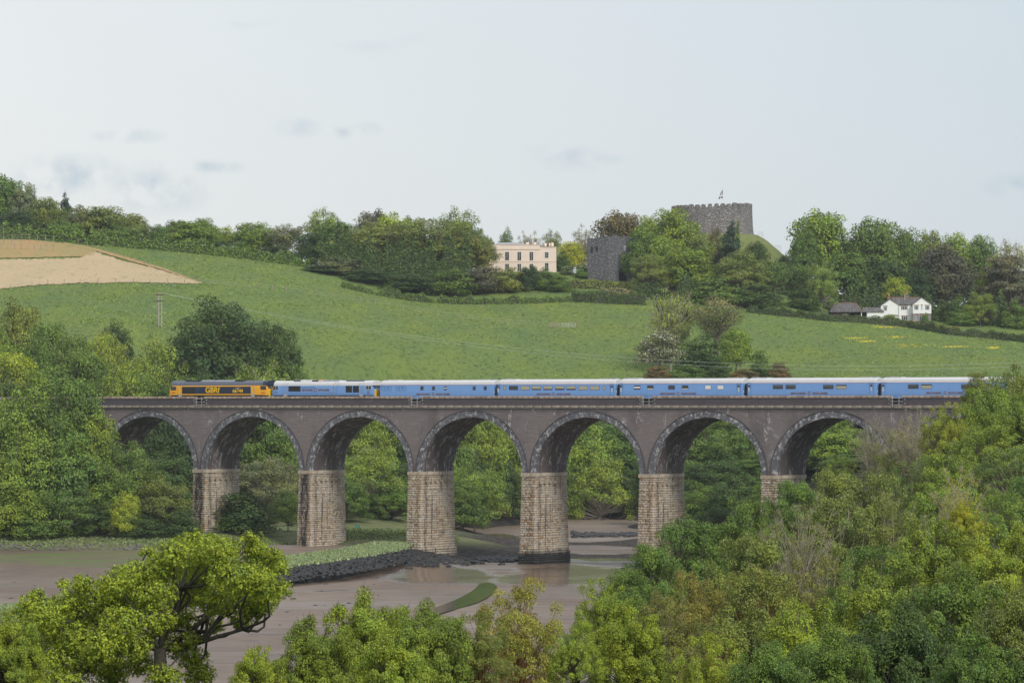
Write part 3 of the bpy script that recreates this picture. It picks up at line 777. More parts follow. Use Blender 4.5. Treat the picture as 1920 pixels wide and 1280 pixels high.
def pier_mesh(depth_down, seed, front_only=False):
    """individually laid stones on the four battered faces; origin at near left top corner of the shaft"""
    rg = random.Random(seed); V = []; FQ = []; T = []
    H = depth_down; top = ZSP - 0.62; zc = top; row = 0
    def batter(z): k = (ZSP - z); return 0.012 * k, 0.04 * k
    def stone(face, a0, a1, z0, z1, pr, tint):
        # face: 0 near(-y) 1 right(+x) 2 far(+y) 3 left(-x); a along the face
        b = len(V); g = 0.009
        a0 += g; a1 -= g; z0 += g; z1 -= g; ch = 0.03
        out = []
        for (aa, zz, dd) in ((a0, z0, -0.03), (a1, z0, -0.03), (a1, z1, -0.03), (a0, z1, -0.03), (a0 + ch, z0 + ch, pr), (a1 - ch, z0 + ch, pr), (a1 - ch, z1 - ch, pr), (a0 + ch, z1 - ch, pr)):
            bt, bd = batter(zz)
            if face == 0: p = (aa, -bd - dd, zz)
            elif face == 1: p = (PW + bt + dd, aa, zz)
            elif face == 2: p = (aa, DEP + bd + dd, zz)
            else: p = (-bt - dd, aa, zz)
            V.append(p)
        for f in ((4, 5, 6, 7), (0, 1, 5, 4), (1, 2, 6, 5), (2, 3, 7, 6), (3, 0, 4, 7)):
            f = f if face in (0, 1) else f[::-1]
            FQ.append([b + i for i in f]); T.append(tint)
    while zc > top - H:
        h = rg.uniform(0.27, 0.44); z1 = zc; z0 = zc - h; zm = (z0 + z1) / 2; bt, bd = batter(zm)
        plinth = 0.16 if zm < -23.2 else 0.0
        for face in range(4):
            a, e = ((-bt - plinth, PW + bt + plinth) if face in (0, 2) else (-bd - plinth, DEP + bd + plinth))
            if face in (1, 3): a += 0.30 * (row % 2) * 0; 
            q = a
            rt = rg.gauss(0, 0.09)
            while q < e - 0.05:
                wd = rg.uniform(0.32, 0.95)
                if q == a: wd = 0.72 if (row + (face in (0, 2))) % 2 else 0.42     # quoins
                if e - (q + wd) < 0.3: wd = e - q
                corner = (q == a) or (q + wd >= e - 0.01)
                tint = min(1, max(0, 0.5 + rg.gauss(0, 0.25) + rt * .6 + (0.05 if corner else 0)))
                stone(face, q, q + wd, z0, z1, (0.05 if corner else rg.uniform(0.0, 0.09)) + plinth, tint)
                q += wd
        zc = z0; row += 1
    return np_mesh('masonry', np.array(V), np.array(FQ), {'tint': ('FACE', T)})

refuge_t = [T0 + i * PIT + PW / 2 + 0.1 for i in (-5, -3, -1, 1, 3, 5)]
for i in range(-4, 6):
    tl = T0 + i * PIT
    pr = bpy.data.objects.new('pier', None); COL.objects.link(pr); pr.parent = via; pr.location = (tl, 0, 0)
    if i in (-2, -3): pr['label'] = 'pier with a black tar-like stain down its narrow front face'
    core = MB(); core.add([(0.02, 0.02, ZSP - .6), (PW - .02, 0.02, ZSP - .6), (PW - .02, DEP - .02, ZSP - .6), (0.02, DEP - .02, ZSP - .6), (-.16, -.62, -27.2), (PW + .16, -.62, -27.2), (PW + .16, DEP + .62, -27.2), (-.16, DEP + .62, -27.2)],
             [(0, 1, 2, 3), (7, 6, 5, 4), (0, 4, 5, 1), (1, 5, 6, 2), (2, 6, 7, 3), (3, 7, 4, 0)])
    core.build('pier_core', M['mortar'], pr)
    link('masonry', pier_mesh(16.2, 100 + i), M['pier_soot' if i in (-2, -3) else ('pier_wet' if i >= 0 else 'pier')], pr, kind='stuff')
    rg = random.Random(i)
    # impost blocks
    def block(name, x0, x1, y0, y1, z0, z1, tint=None, mat='pier'):
        me = MB().box(x0, x1, y0, y1, z0, z1).mesh(name)
        at = me.attributes.new('tint', 'FLOAT', 'FACE'); tt = rg.uniform(0.3, 0.75) if tint is None else tint
        for q in at.data: q.value = tt
        return link(name, me, M[mat], pr)
    for k in range(12):
        y0 = -0.14 + k * (DEP + 0.28) / 12; y1 = y0 + (DEP + 0.28) / 12 - 0.02
        block('impost_stone', PW - 0.6, PW + 0.14 + rg.uniform(0, .03), y0, y1, ZSP - 0.56, ZSP + 0.0, rg.uniform(0.35, 0.6))
        block('impost_stone', -0.14, 0.6, y0, y1, ZSP - 0.56, ZSP + 0.0)
    for k in range(3):
        x0 = 0.62 + k * (PW - 1.24) / 3
        block('impost_stone', x0, x0 + (PW - 1.24) / 3 - 0.02, -0.14, 0.8, ZSP - 0.56, ZSP - 0.003)
    MBc = MB(); MBc.box(0.6, PW - 0.6, 0.5, DEP - 0.5, ZSP - 0.6, ZSP - 0.05)
    # skewback infill between the ring feet
    MBc.box(0.02, PW - 0.02, 0.05, DEP - 0.05, ZSP - 0.02, ZSP + 0.4); MBc.build('skewback', M['soffit'], pr)
    for k in range(6):      # corbels that carried the centering
        yq = 1.0 + k * 1.45
        block('corbel', PW - 0.1, PW + 0.40, yq - 0.2, yq + 0.2, ZSP - 1.75, ZSP - 1.32, rg.uniform(0.05, 0.5))
        block('corbel', -0.40, 0.1, yq - 0.2, yq + 0.2, ZSP - 1.75, ZSP - 1.32)
# string course of separate slabs, coping stones on the parapet
LS, LE = centres[0] - PIT / 2 - 40, centres[-1] + PIT / 2 + 30
rg = random.Random(77)
def tinted_box(name, dims):
    me = MB().box(*dims).mesh(name)
    return me
slabs = []
for k in range(4):
    me = MB().box(0, 1.64 + 0.02, -0.34, 0.5, -0.30 + k * 0.006, 0.0 + rg.uniform(0, 0.03)).mesh('string_slab')
    at = me.attributes.new('tint', 'FLOAT', 'FACE')
    for q in at.data: q.value = (0.2, 0.45, 0.7, 0.9)[k]
    me.materials.append(M['cap']); slabs.append(me)
x = t_at(120); cnt = 0
while x < EN and cnt < 130:
    o = link('string_slab', rg.choice(slabs), None, via, (x, rg.uniform(-0.02, 0.02), 0)); x += 1.68; cnt += 1
xa, xb = t_at(120), x
MB().box(LS, xa, -0.32, 0.5, -0.30, 0.0).box(xb, LE, -0.32, 0.5, -0.30, 0.0).box(LS, LE, DEP - 0.5, DEP + 0.32, -0.30, 0.0).build('string_course', M['cap'], via)
M['line_pale'] = plain('pale_limestone_fillet', (0.46, 0.44, 0.40), 0.8, 0.3, 2)
MB().box(LS, LE, -0.20, 0.5, -0.42, -0.302).box(LS, LE, DEP - 0.5, DEP + 0.2, -0.42, -0.302).build('fillet', M['line_pale'], via)
MB().box(LS, LE, -0.10, 0.5, -0.50, -0.422).build('moulding', M['brick_dark'], via)
MB().box(LS, LE, 0.5, DEP - 0.5, -0.7, -0.25).build('deck', M['brick_dark'], via)
bl = MB(); bl.add([(LS, 0.6, -0.2), (LS, 1.0, 0.05), (LS, DEP - 1.0, 0.05), (LS, DEP - 0.6, -0.2), (LE, 0.6, -0.2), (LE, 1.0, 0.05), (LE, DEP - 1.0, 0.05), (LE, DEP - 0.6, -0.2)], [(0, 1, 5, 4), (1, 2, 6, 5), (2, 3, 7, 6)])
bl.build('ballast', M['ballast'], via, kind='stuff')
for d in (2.75 - 0.7175, 2.75 + 0.7175, 6.2 - 0.7175, 6.2 + 0.7175):
    MB().box(LS, LE, d - 0.035, d + 0.035, 0.05, 0.22).build('rail', M['rust_steel'], via)
# parapets with refuge openings
edges = [LS]
GW = 1.75
for t in refuge_t: edges += [t - GW / 2, t + GW / 2]
edges.append(LE)
for a, b in zip(edges[::2], edges[1::2]):
    for s, (ya, yb) in enumerate(((0.0, 0.42), (DEP - 0.42, DEP))):
        MB().box(a, b, ya, yb, 0.0, 1.16).build('parapet', M['brick_dark'], via)
caps = []
for k in range(5):
    w_ = 1.0; mb = MB(); g = random.Random(k)
    n = 4
    for q in range(n + 1):
        xx = q * 0.985 / n; h = 1.50 + g.uniform(-0.035, 0.035); yo = g.uniform(-0.02, 0.02)
        mb.v += [(xx, -0.10 + yo, 1.162), (xx, -0.10 + yo, h - 0.06), (xx, 0.0 + yo, h), (xx, 0.44, h), (xx, 0.52, h - 0.06), (xx, 0.52, 1.162)]
        if q:
            b = (q - 1) * 6
            for j in range(5): mb.f.append([b + j, b + j + 1, b + 7 + j, b + 6 + j]); mb.m.append(0)
            mb.f.append([b + 5, b, b + 6, b + 11]); mb.m.append(0)
    mb.f += [[0, 1, 2, 3, 4, 5], [24, 25, 26, 27, 28, 29]]; mb.m += [0, 0]
    me = mb.mesh('coping_stone'); at = me.attributes.new('tint', 'FLOAT', 'FACE')
    for q in at.data: q.value = (0.15, 0.4, 0.55, 0.75, 0.95)[k]
    me.materials.append(M['cap']); caps.append(me)
cnt = 0
for a, b in zip(edges[::2], edges[1::2]):
    if b < t_at(150): continue
    x = max(a, t_at(150)); n = max(1, round((b - x) / 1.0)); w_ = (b - x) / n
    for k in range(n):
        if cnt > 250: break
        o = link('coping_stone', rg.choice(caps), None, via, (x + k * w_, 0, rg.uniform(-0.02, 0.02))); o.scale = (w_, 1, 1); cnt += 1
MB().box(LS, t_at(150) - .01, -0.1, 0.52, 1.162, 1.48).box(LS, LE, DEP - 0.52, DEP + 0.1, 1.162, 1.48).build('coping', M['cap'], via)
for t in refuge_t:      # steel railings across the openings, standing out over the string course
    rl = MB()
    for xx in (-0.55, 0.0, 0.55)[0::2]: rl.box(t + xx - 0.04, t + xx + 0.04, -0.42, -0.34, -0.2, 1.45)
    for zz in (0.14, 0.62, 1.12): rl.box(t - 0.95, t + 0.95, -0.46, -0.42, zz - 0.035, zz + 0.035)
    for xx in (-0.9, 0.9): rl.box(t + xx - 0.04, t + xx + 0.04, -0.41, 0.0, 0.56, 0.66).box(t + xx - 0.04, t + xx + 0.04, -0.41, 0.0, 0.1, 0.18)
    rl.build('refuge_railing', M['steel'], via)
    mk = MB()
    for sx in (-1, 1):
        for zz in (0.25, 0.85): mk.box(t + sx * 1.35 - 0.07, t + sx * 1.35 + 0.07, -0.03, -0.003, zz, zz + 0.14)
    mk.build('tie_plate', M['line_pale'], via)

# ------------------------------------------------------------------ train
DT = 2.75           # centre line of the near track
HW = 1.36           # half width of the vehicles
RAIL = 0.22
def vehicle(name, pxa, pxb, label, cat):
    ta, tb = t_at(pxa, DT - HW), t_at(pxb, DT - HW)
    x, y = wxy((ta + tb) / 2, DT)
    e = empty(name, (x, y, RAIL), -TH, label, cat)
    e['_c'] = (ta + tb) / 2
    c = (ta + tb) / 2
    L = tb - ta
    def lx(px): return t_at(px, DT - HW) - c
    def lz(py, px): return z_at(py, t_at(px, DT - HW), DT - HW) - RAIL
    del e['_c']
    return e, L, lx, lz
def text_mesh(name, s, height, mat, parent, x, z, y, width=None, bold=0.0, depth=0.012, label=None, sy=1.0):
    cu = bpy.data.curves.new(name, 'FONT'); cu.body = s; cu.size = 1.0; cu.extrude = depth; cu.offset = bold; cu.resolution_u = 3
    cu.align_x = 'LEFT'
    tmp = bpy.data.objects.new('tmp', cu); COL.objects.link(tmp)
    bpy.context.view_layer.update()
    me = bpy.data.meshes.new_from_object(tmp.evaluated_get(bpy.context.evaluated_depsgraph_get()))
    bpy.data.objects.remove(tmp)
    co = np.empty(len(me.vertices) * 3); me.vertices.foreach_get('co', co); co = co.reshape(-1, 3)
    mn, mx = co.min(0), co.max(0)
    sc = height / (mx[1] - mn[1]); sx = (width / (mx[0] - mn[0])) if width else sc
    out = np.column_stack([(co[:, 0] - mn[0]) * sx, -(co[:, 2]), (co[:, 1] - mn[1]) * sc])
    me.vertices.foreach_set('co', out.ravel()); me.update()
    me.materials.clear(); me.materials.append(mat)
    return link(name, me, None, parent, (x, y, z), label=label)

def section(w_, z0, zs, zr, n=7, tum=0.04):
    """cross-section (y,z): side up from z0 to cantrail zs, then the arched roof to zr"""
    side = [(-w_ + tum, z0), (-w_, z0 + 0.45), (-w_, z0 + 1.2), (-w_ + tum * 1.2, zs)]
    roof = []
    for k in range(1, n):
        a = math.pi * k / n
        cx = math.cos(a); s_ = math.sin(a) ** 0.75
        roof.append((-(w_ - tum * 1.2) * (abs(cx) ** 0.8) * (1 if cx > 0 else -1), zs + (zr - zs) * s_))
    return side, roof, [(-y, z) for y, z in side[::-1]]
def loft(sections):
    V = []; n = len(sections[0][1]); F_ = []
    for x, pr in sections: V += [(x, y, z) for y, z in pr]
    for i in range(len(sections) - 1):
        for k in range(n):
            k2 = (k + 1) % n; F_.append((i * n + k, i * n + k2, (i + 1) * n + k2, (i + 1) * n + k))
    return V, F_, n
def body_and_roof(e, L, z0, zs, zr, w_, blue, roofmat, ends=0.12, inset=0.0):
    s1, r1, s2 = section(w_, z0, zs, zr)
    x0, x1 = -L / 2 + inset, L / 2 - inset
    # body below the cantrail
    mb = MB(); lower = s1 + s2
    V, F_, n = loft([(x0, [(y * 0.985, z) for y, z in lower]), (x0 + ends, lower), (x1 - ends, lower), (x1, [(y * 0.985, z) for y, z in lower])])
    mb.add(V, F_ + [list(range(n)), list(range(3 * n, 4 * n))]); b = mb.build('body', blue, e)
    mb = MB(); rp = [s1[-1]] + r1 + [s2[0]]
    rp = [(y, z + 0.002) for y, z in rp]
    dn = [(y * 0.97, zs + (z - zs) * 0.93) for y, z in rp]
    V, F_, n = loft([(x0, dn), (x0 + 0.25, rp), (x1 - 0.25, rp), (x1, dn)])
    mb.add(V, F_ + [list(range(n)), list(range(3 * n, 4 * n))]); r = mb.build('roof', roofmat, e)
    return b, r
def bogie(e, x, z=0.0):
    b = MB(); b.box(x - 1.5, x + 1.5, -1.12, -0.98, 0.42, 0.78).box(x - 1.5, x + 1.5, 0.98, 1.12, 0.42, 0.78).box(x - 0.3, x + 0.3, -1.1, 1.1, 0.4, 0.9)
    o = b.build('bogie', M['black'], e)
    for dx in (-1.3, 1.3):
        w_ = MB()
        for sy in (-0.78, 0.72):
            n = 18; pr = [(x + dx + 0.46 * math.cos(2 * math.pi * k / n), 0.46 + 0.46 * math.sin(2 * math.pi * k / n)) for k in range(n)]
            w_.prism(pr, 'y', sy, sy + 0.07)
        w_.tube([(x + dx, -0.9, 0.46), (x + dx, 0.9, 0.46)], 0.08, 8); w_.build('wheelset', M['black'], o)
YS = -HW            # near side plane
def rect(e, name, lx, lz, pa, pb, ya, yb, mat, proud=0.02, both=False, label=None):
    pm = (pa + pb) / 2; x0, x1 = lx(pa), lx(pb); z1, z0 = lz(ya, pm), lz(yb, pm)
    mb = MB().box(x0, x1, YS - proud, YS + 0.05, z0, z1)
    if both: mb.box(x0, x1, -YS - 0.05, -YS + proud, z0, z1)
    return mb.build(name, mat, e, label=label)
def window(e, lx, lz, pa, pb, ya, yb, blind=None, door=False):
    f = rect(e, 'window', lx, lz, pa - 0.35, pb + 0.35, ya - 0.35, yb + 0.35, M['blue_line'], 0.014)
    g = rect(f, 'pane', lx, lz, pa, pb, ya, yb, M['glass'], 0.022)
    if blind:
        m_, y1, y2 = blind
        rect(f, 'blind', lx, lz, pa + 0.2, pb - 0.2, y1, y2, M[m_], 0.028)

def coach(pa, pb, label, roof_py, bottom=1.0):
    e, L, lx, lz = vehicle('railway_coach', pa, pb, label, 'railway coach')
    L -= 0.75
    zc = lz((roof_py[1]), (pa + pb) / 2); zr = lz(roof_py[0], (pa + pb) / 2)
    body_and_roof(e, L, bottom - 0.1, zc, zr, HW, M['blue'], M['roof_white'])
    MB().box(-L / 2 + .05, L / 2 - .05, -HW + 0.03, -HW + 0.06, zc - 0.02, zc + 0.05).box(-L / 2 + .05, L / 2 - .05, HW - 0.06, HW - 0.03, zc - 0.02, zc + 0.05).build('cantrail_line', M['pink_line'], e)
    MB().box(-L / 2 + .1, L / 2 - .1, -HW - 0.012, -HW + 0.02, bottom + 0.42, bottom + 0.45).build('lining', M['blue_line'], e)
    MB().box(-L / 2 + 4.5, L / 2 - 4.5, -0.9, 0.9, 0.35, 0.95).build('underframe', M['black'], e)
    g = MB(); g.box(-L / 2 - 0.36, -L / 2 + 0.05, -0.62, 0.62, 1.0, 3.1).box(L / 2 - 0.05, L / 2 + 0.36, -0.62, 0.62, 1.0, 3.1)
    g.box(-L / 2 - 0.05, -L / 2 + 0.01, -1.28, 1.28, 0.95, 3.2).box(L / 2 - 0.01, L / 2 + 0.02, -1.28, 1.28, 0.95, 1.05); g.build('gangway', M['black'], e)
    for sx in (-1, 1):      # roof hatches near the ends
        MB().box(sx * (L / 2 - 2.2) - 0.9, sx * (L / 2 - 2.2) + 0.9, -0.75, 0.75, zr - 0.10, zr + 0.06).build('roof_hatch', M['roof_white'], e)
        MB().box(sx * (L / 2 - 0.8) - 0.4, sx * (L / 2 - 0.8) + 0.4, -0.5, 0.5, zr - 0.12, zr + 0.10).build('roof_vent', M['roof_light'], e)
        bogie(e, sx * 8.0)
    MB().box(L / 2 + 0.0, L / 2 + 0.03, -1.15, -0.98, 1.75, 2.15).build('end_plate', M['white_mark'], e); MB().box(L / 2, L / 2 + 0.03, -1.15, -0.95, 1.3, 1.42).build('end_plate', M['white_mark'], e)
    return e, L, lx, lz, zr
def name_on(e, lx, lz, pa, pb, ya, yb, mat='copper'):
    pm = (pa + pb) / 2; h = lz(ya, pm) - lz(yb, pm); z = lz(yb, pm); wd = lx(pb) - lx(pa)
    gap = wd * 0.12; hw_ = (wd - gap) / 2
    text_mesh('lettering', 'BRITANNIC', h * 0.68, M[mat], e, lx(pa), z + h * 0.08, YS - 0.012, hw_ * 0.93, 0.035)
    text_mesh('lettering', 'EXPLORER', h * 0.68, M[mat], e, lx(pb) - hw_ * 0.93, z + h * 0.08, YS - 0.012, hw_ * 0.93, 0.035)
    # oval monogram between the two words
    c = (lx(pa) + lx(pb)) / 2 - wd * 0.005; n = 20; mb = MB(); r1, r2, zc = h * 0.50, h * 0.62, z + h * 0.46
    V = []; fs = []
    for k in range(n):
        a = 2 * math.pi * k / n
        for q in (1.0, 0.72): V.append((c + math.cos(a) * r1 * q, YS - 0.022, zc + math.sin(a) * r2 * q))
    for k in range(n): fs.append((2 * k, 2 * k + 1, (2 * k + 3) % (2 * n), (2 * k + 2) % (2 * n)))
    mb.add(V, fs)
    mb.box(c - r1 * .62, c + r1 * .62, YS - .02, YS - .005, zc - r2 * .08, zc + r2 * .08).box(c - r1 * .12, c + r1 * .12, YS - .02, YS - .005, zc - r2 * .7, zc + r2 * .7).box(c - r1 * .4, c + r1 * .55, YS - .02, YS - .005, zc - r2 * .5, zc - r2 * .34).box(c - r1 * .5, c + r1 * .3, YS - .02, YS - .005, zc + r2 * .35, zc + r2 * .5)
    mb.build('emblem', M[mat], e)
    MB().box(c - r1 * .3, c + r1 * .4, YS - .024, YS - .021, zc - r2 * .28, zc + r2 * .12).build('emblem_detail', M['white_mark'], e)
def doors(e, lx, lz, pa, pb, ya, yb, wy):
    mb = MB(); x0, x1 = lx(pa), lx(pb); pm = (pa + pb) / 2; z1, z0 = lz(ya, pm), lz(yb, pm); s = 0.045
    mb.box(x0, x0 + s, YS - .012, YS, z0, z1).box(x1 - s, x1, YS - .012, YS, z0, z1).box(x0 + s, x1 - s, YS - .012, YS, z1 - s, z1)
    d = mb.build('door', M['blue_line'], e)
    m = (pa + pb) / 2
    for k in range(2):
        a, b = wy[0] + k * (wy[1] - wy[0]) * 0.53, wy[0] + (k + 0.47) * (wy[1] - wy[0]) + k * 0.06 * (wy[1] - wy[0])
        rect(d, 'pane', lx, lz, m - 1.5, m + 1.5, a, b, M['glass_pale' if k else 'glass'], 0.02)
    rect(d, 'pane', lx, lz, m - 2.0, m + 2.0, wy[0] - 0.5, wy[1] + 0.5, M['blue_line'], 0.013)

# locomotive one (amber and navy) and two (sky blue)
def loco(pa, pb, label, P):
    e, L, lx, lz = vehicle('diesel_locomotive', pa, pb, label, 'locomotive')
    pm = (pa + pb) / 2
    z0 = lz(741.0, pm); zs = lz(722.6, pm); zr = lz(713.2, pm)
    s1, r1, s2 = section(HW, z0, zs, zr, 9, 0.02)
    full = s1 + r1 + s2; n = len(full)
    sill = z0 + 0.95
    def clip(h, k=1.0): return [(y * k, min(z, h)) for y, z in full]
    xl, xr = -L / 2, L / 2
    stations = [(xl, clip(sill, .93)), (xl + 0.12, clip(sill + .15, .96)), (xl + 0.62, clip(zs + .18, .985)), (xl + 0.95, clip(zr - .1)), (xl + 1.5, full),
                (xr - 1.5, full), (xr - 0.75, clip(zr - .06)), (xr - 0.62, clip(zs + .18, .985)), (xr - 0.22, clip(sill + .15, .96)), (xr - 0.02, clip(sill, .93))]
    # body faces: sides (colour A) and roof (colour B)
    V = []; 
    for x, pr in stations: V += [(x, y, z) for y, z in pr]
    fb, fr = [], []
    ns = len(s1)
    for i in range(len(stations) - 1):
        for k in range(n):
            k2 = (k + 1) % n; f = (i * n + k, i * n + k2, (i + 1) * n + k2, (i + 1) * n + k)
            isroof = (ns - 1 <= k < ns + len(r1)) and 3 <= i <= len(stations) - 4 + 0
            (fr if isroof else fb).append(f)
    fb += [list(range(n)), list(range((len(stations) - 1) * n, len(stations) * n))]
    def keep(fl, name, mat):
        used = sorted({i for f in fl for i in f}); mp_ = {i: j for j, i in enumerate(used)}
        mb = MB(); mb.add([V[i] for i in used], [[mp_[i] for i in f] for f in fl]); return mb.build(name, mat, e)
    keep(fb, 'body', M[P['body']]); keep(fr, 'roof', M[P['roof']])
    # overhanging cab roof brow and windscreens on both ends
    for sx, xe in ((-1, xl), (1, xr)):
        brow = MB(); brow.prism([(y * 1.0, z + 0.02) for y, z in ([s1[-1]] + r1 + [s2[0]])], 'x', xe - sx * 1.25, xe - sx * 0.30); brow.build('cab_brow', M[P['roof'] if P['roof'] != 'roof_slate' or sx < 0 else 'navy'], e)
        for sy in (-1, 1):
            ws = MB(); xa, xb_ = xe - sx * 0.10, xe - sx * 0.56; za, zb = sill + 0.22, zs + 0.14
            ws.add([(xa, sy * 0.12, za), (xa, sy * 1.10, za), (xb_, sy * 1.10, zb), (xb_, sy * 0.12, zb), (xa - sx * .2, sy * 0.12, za), (xa - sx * .2, sy * 1.10, za), (xb_ - sx * .2, sy * 1.10, zb), (xb_ - sx * .2, sy * 0.12, zb)],
                   [(0, 1, 2, 3), (4, 5, 6, 7), (0, 1, 5, 4), (1, 2, 6, 5), (2, 3, 7, 6), (3, 0, 4, 7)]); ws.build('windscreen', M['glass'], e)
            MB().tube([(xe + sx * 0.0, sy * 0.9, z0 - 0.25), (xe + sx * 0.55, sy * 0.9, z0 - 0.25)], 0.11, 10).tube([(xe + sx * 0.55, sy * 0.9, z0 - 0.25), (xe + sx * 0.62, sy * 0.9, z0 - 0.25)], 0.24, 12).build('buffer', M['black'], e)
            MB().box(xe - 0.02 if sx > 0 else xe - 0.05, xe + 0.05 if sx > 0 else xe + 0.02, sy * 0.8 - 0.16, sy * 0.8 + 0.16, sill - 0.55, sill - 0.35).build('headlight', M['frame_white'], e)
        nb = MB(); nb.box(xe - 0.05 if sx > 0 else xe - 0.1, xe + 0.10 if sx > 0 else xe + 0.05, -1.22, 1.22, z0 - 0.45, sill - 0.02); nb.build('nose', M[P['nose'] if sx > 0 else P.get('nose_l', 'yellow')], e)
    MB().box(-L / 2 + 0.3, L / 2 - 0.3, -1.2, 1.2, z0 - 0.30, z0 - 0.002).build('underframe', M['black'], e)
    MB().box(-3.2, 3.2, -1.3, 1.3, 0.15, z0 - 0.31).build('fuel_tank', M['black'], e)
    for x in (-6.6, 6.6): bogie(e, x); 
    for (a, b, y1, y2) in P['cabwin']:
        f = rect(e, 'cab_window', lx, lz, a - .3, b + .3, y1 - .3, y2 + .3, M['frame_white' if P['body'] == 'blue' else 'black'], 0.012)
        m = (a + b) / 2; rect(f, 'pane', lx, lz, a, m - .25, y1, y2, M['glass'], 0.02); rect(f, 'pane', lx, lz, m + .25, b, y1, y2, M['glass'], 0.02)
    for (a, b, y1, y2, mt, nm) in P['panels']: rect(e, nm, lx, lz, a, b, y1, y2, M[mt], {'side_panel': 0.008, 'grille': 0.016, 'stripe': 0.012, 'step': 0.03}.get(nm, 0.01))
    for px in P['rails']:
        x = lx(px); MB().tube([(x, YS - 0.07, z0 - 0.1), (x, YS - 0.08, z0 + 0.8), (x, YS - 0.08, zs + 0.25), (x + 0.2, YS + 0.1, zs + 0.55)], 0.028, 5).build('handrail', M['steel'], e)
    for (a, b, ya, yb, mt) in P['roofbits']:
        m = (a + b) / 2; MB().box(lx(a), lx(b), -1.0, 0.9, lz(yb, m), lz(ya, m), top=(0.05, 0.15)).build('roof_box', M[mt], e)
    return e, L, lx, lz

e, L, lx, lz = loco(318, 503.5, 'amber and navy diesel locomotive with big yellow lettering at the head of the train', dict(
    body='amber', roof='roof_slate', nose='yellow', nose_l='amber',
    cabwin=[(321, 330, 724.8, 731.2), (488.5, 498.5, 723.4, 730.2)],
    panels=[(341.4, 470.2, 724.6, 738.0, 'navy', 'side_panel'), (342, 366, 725.4, 737.4, 'black', 'grille'), (366.2, 376, 725.2, 737.6, 'navy_light', 'stripe'),
            (335.2, 341, 738.5, 743.0, 'steel', 'step'), (471.5, 477.5, 738.5, 743.0, 'steel', 'step'), (322, 497, 740.2, 741.2, 'black', 'stripe')],
    rails=[334.0, 341.0, 471, 477.5], roofbits=[(345, 372, 712.6, 715.4, 'black'), (376, 398, 712.3, 715.0, 'roof_light'), (402, 420, 712.3, 715.0, 'roof_light'), (438, 455, 712.0, 715.2, 'black'), (422, 436, 712.2, 715, 'roof_light')]))
def put_text(s, pa, pb, ya, yb, mat, bold):
    pm = (pa + pb) / 2; return text_mesh('lettering', s, lz(ya, pm) - lz(yb, pm), mat, e, lx(pa), lz(yb, pm), YS - 0.035, lx(pb) - lx(pa), bold)
put_text('GBRf', 385.5, 412.5, 725.4, 736.4, M['yellow'], 0.02)
put_text('66744', 436.5, 455.5, 728.8, 736.2, M['yellow'], 0.015)
rect(e, 'nameplate', lx, lz, 441, 451, 726.2, 727.2, M['line_pale'], 0.02)
for a, b in ((322.5, 329), (489.5, 497)): rect(e, 'number_plate', lx, lz, a, b, 735.0, 736.6, M['red_mark'], 0.012)
x = lx(510.5)
e, L, lx, lz = loco(510.5, 701.5, 'sky blue diesel locomotive with pale roof coupled second in the train', dict(
    body='blue', roof='roof_white', nose='yellow', nose_l='blue',
    cabwin=[(512.3, 521.5, 723.5, 730.3), (686.6, 696.0, 723.0, 729.6)],
    panels=[(541, 563.6, 723.6, 733.8, 'black', 'grille'), (648.4, 660.0, 723.0, 735.5, 'black', 'grille'), (661.6, 672.8, 723.0, 735.5, 'black', 'grille'),
            (532.5, 538.5, 739.0, 743.5, 'steel', 'step'), (674.5, 680.5, 739.0, 743.5, 'steel', 'step'), (565, 588, 725.6, 727.2, 'blue_line', 'side_panel'), (513, 697, 739.2, 739.6, 'blue_line', 'stripe'),
            (588.3, 588.8, 722, 736, 'blue_line', 'stripe'), (541, 629, 736.2, 736.6, 'blue_line', 'stripe')],
    rails=[532.5, 538.5, 627.5, 633.5, 674.5, 680.5], roofbits=[(548, 560, 712.0, 716.0, 'roof_slate'), (561, 581, 711.6, 715.4, 'roof_white'), (582, 593, 712.2, 715.8, 'black'), (594, 602, 711.8, 715, 'pink_line'), (646, 680, 711.9, 716.5, 'roof_slate'), (603, 618, 712.2, 715.4, 'roof_light'), (620, 632, 712.2, 715.4, 'roof_light')]))
name_on(e, lx, lz, 566, 618, 727.6, 733.4)
rect(e, 'emblem', lx, lz, 688.8, 692.8, 732.2, 737.4, M['copper'], 0.014); rect(e, 'emblem_detail', lx, lz, 690.2, 691.6, 733.4, 736.2, M['blue'], 0.02)
rect(e, 'number_plate', lx, lz, 514, 521, 734.6, 736.0, M['copper'], 0.012)

g5 = None
e, L, lx, lz, zr = coach(709, 929, 'sky blue luggage coach with small square windows and outlined vents, next to the blue locomotive', (712.2, 721.0))
for a, b in ((715.2, 720.6), (722.2, 727.4), (728.8, 734), (741.8, 746.8), (748.4, 753.8), (755.2, 761)):
    v = MB(); x0, x1 = lx(a), lx(b); z1, z0 = lz(724, 735), lz(732.2, 735); s = 0.05
    v.box(x0, x1, YS - .012, YS, z0, z0 + s).box(x0, x1, YS - .012, YS, z1 - s, z1).box(x0, x0 + s, YS - .012, YS, z0 + s, z1 - s).box(x1 - s, x1, YS - .012, YS, z0 + s, z1 - s); v.build('vent_panel', M['blue_line'], e)
for a, b, bl_ in ((788.8, 793.8, None), (810.4, 815.4, None), (832.8, 837.2, ('bl_white', 726.4, 728.4)), (886.8, 891.6, None), (907.4, 912.4, None)): window(e, lx, lz, a, b, 724, 731, bl_)
name_on(e, lx, lz, 781, 844, 735.8, 740.6)
e, L, lx, lz, zr = coach(929.5, 1157.5, 'sky blue lounge coach with eight wide windows half covered by cream blinds', (710.4, 719.8))
doors(e, lx, lz, 931.2, 937.6, 719.8, 741.5, (723.8, 731)); doors(e, lx, lz, 1144, 1150.5, 719.3, 741.3, (723, 730.4))
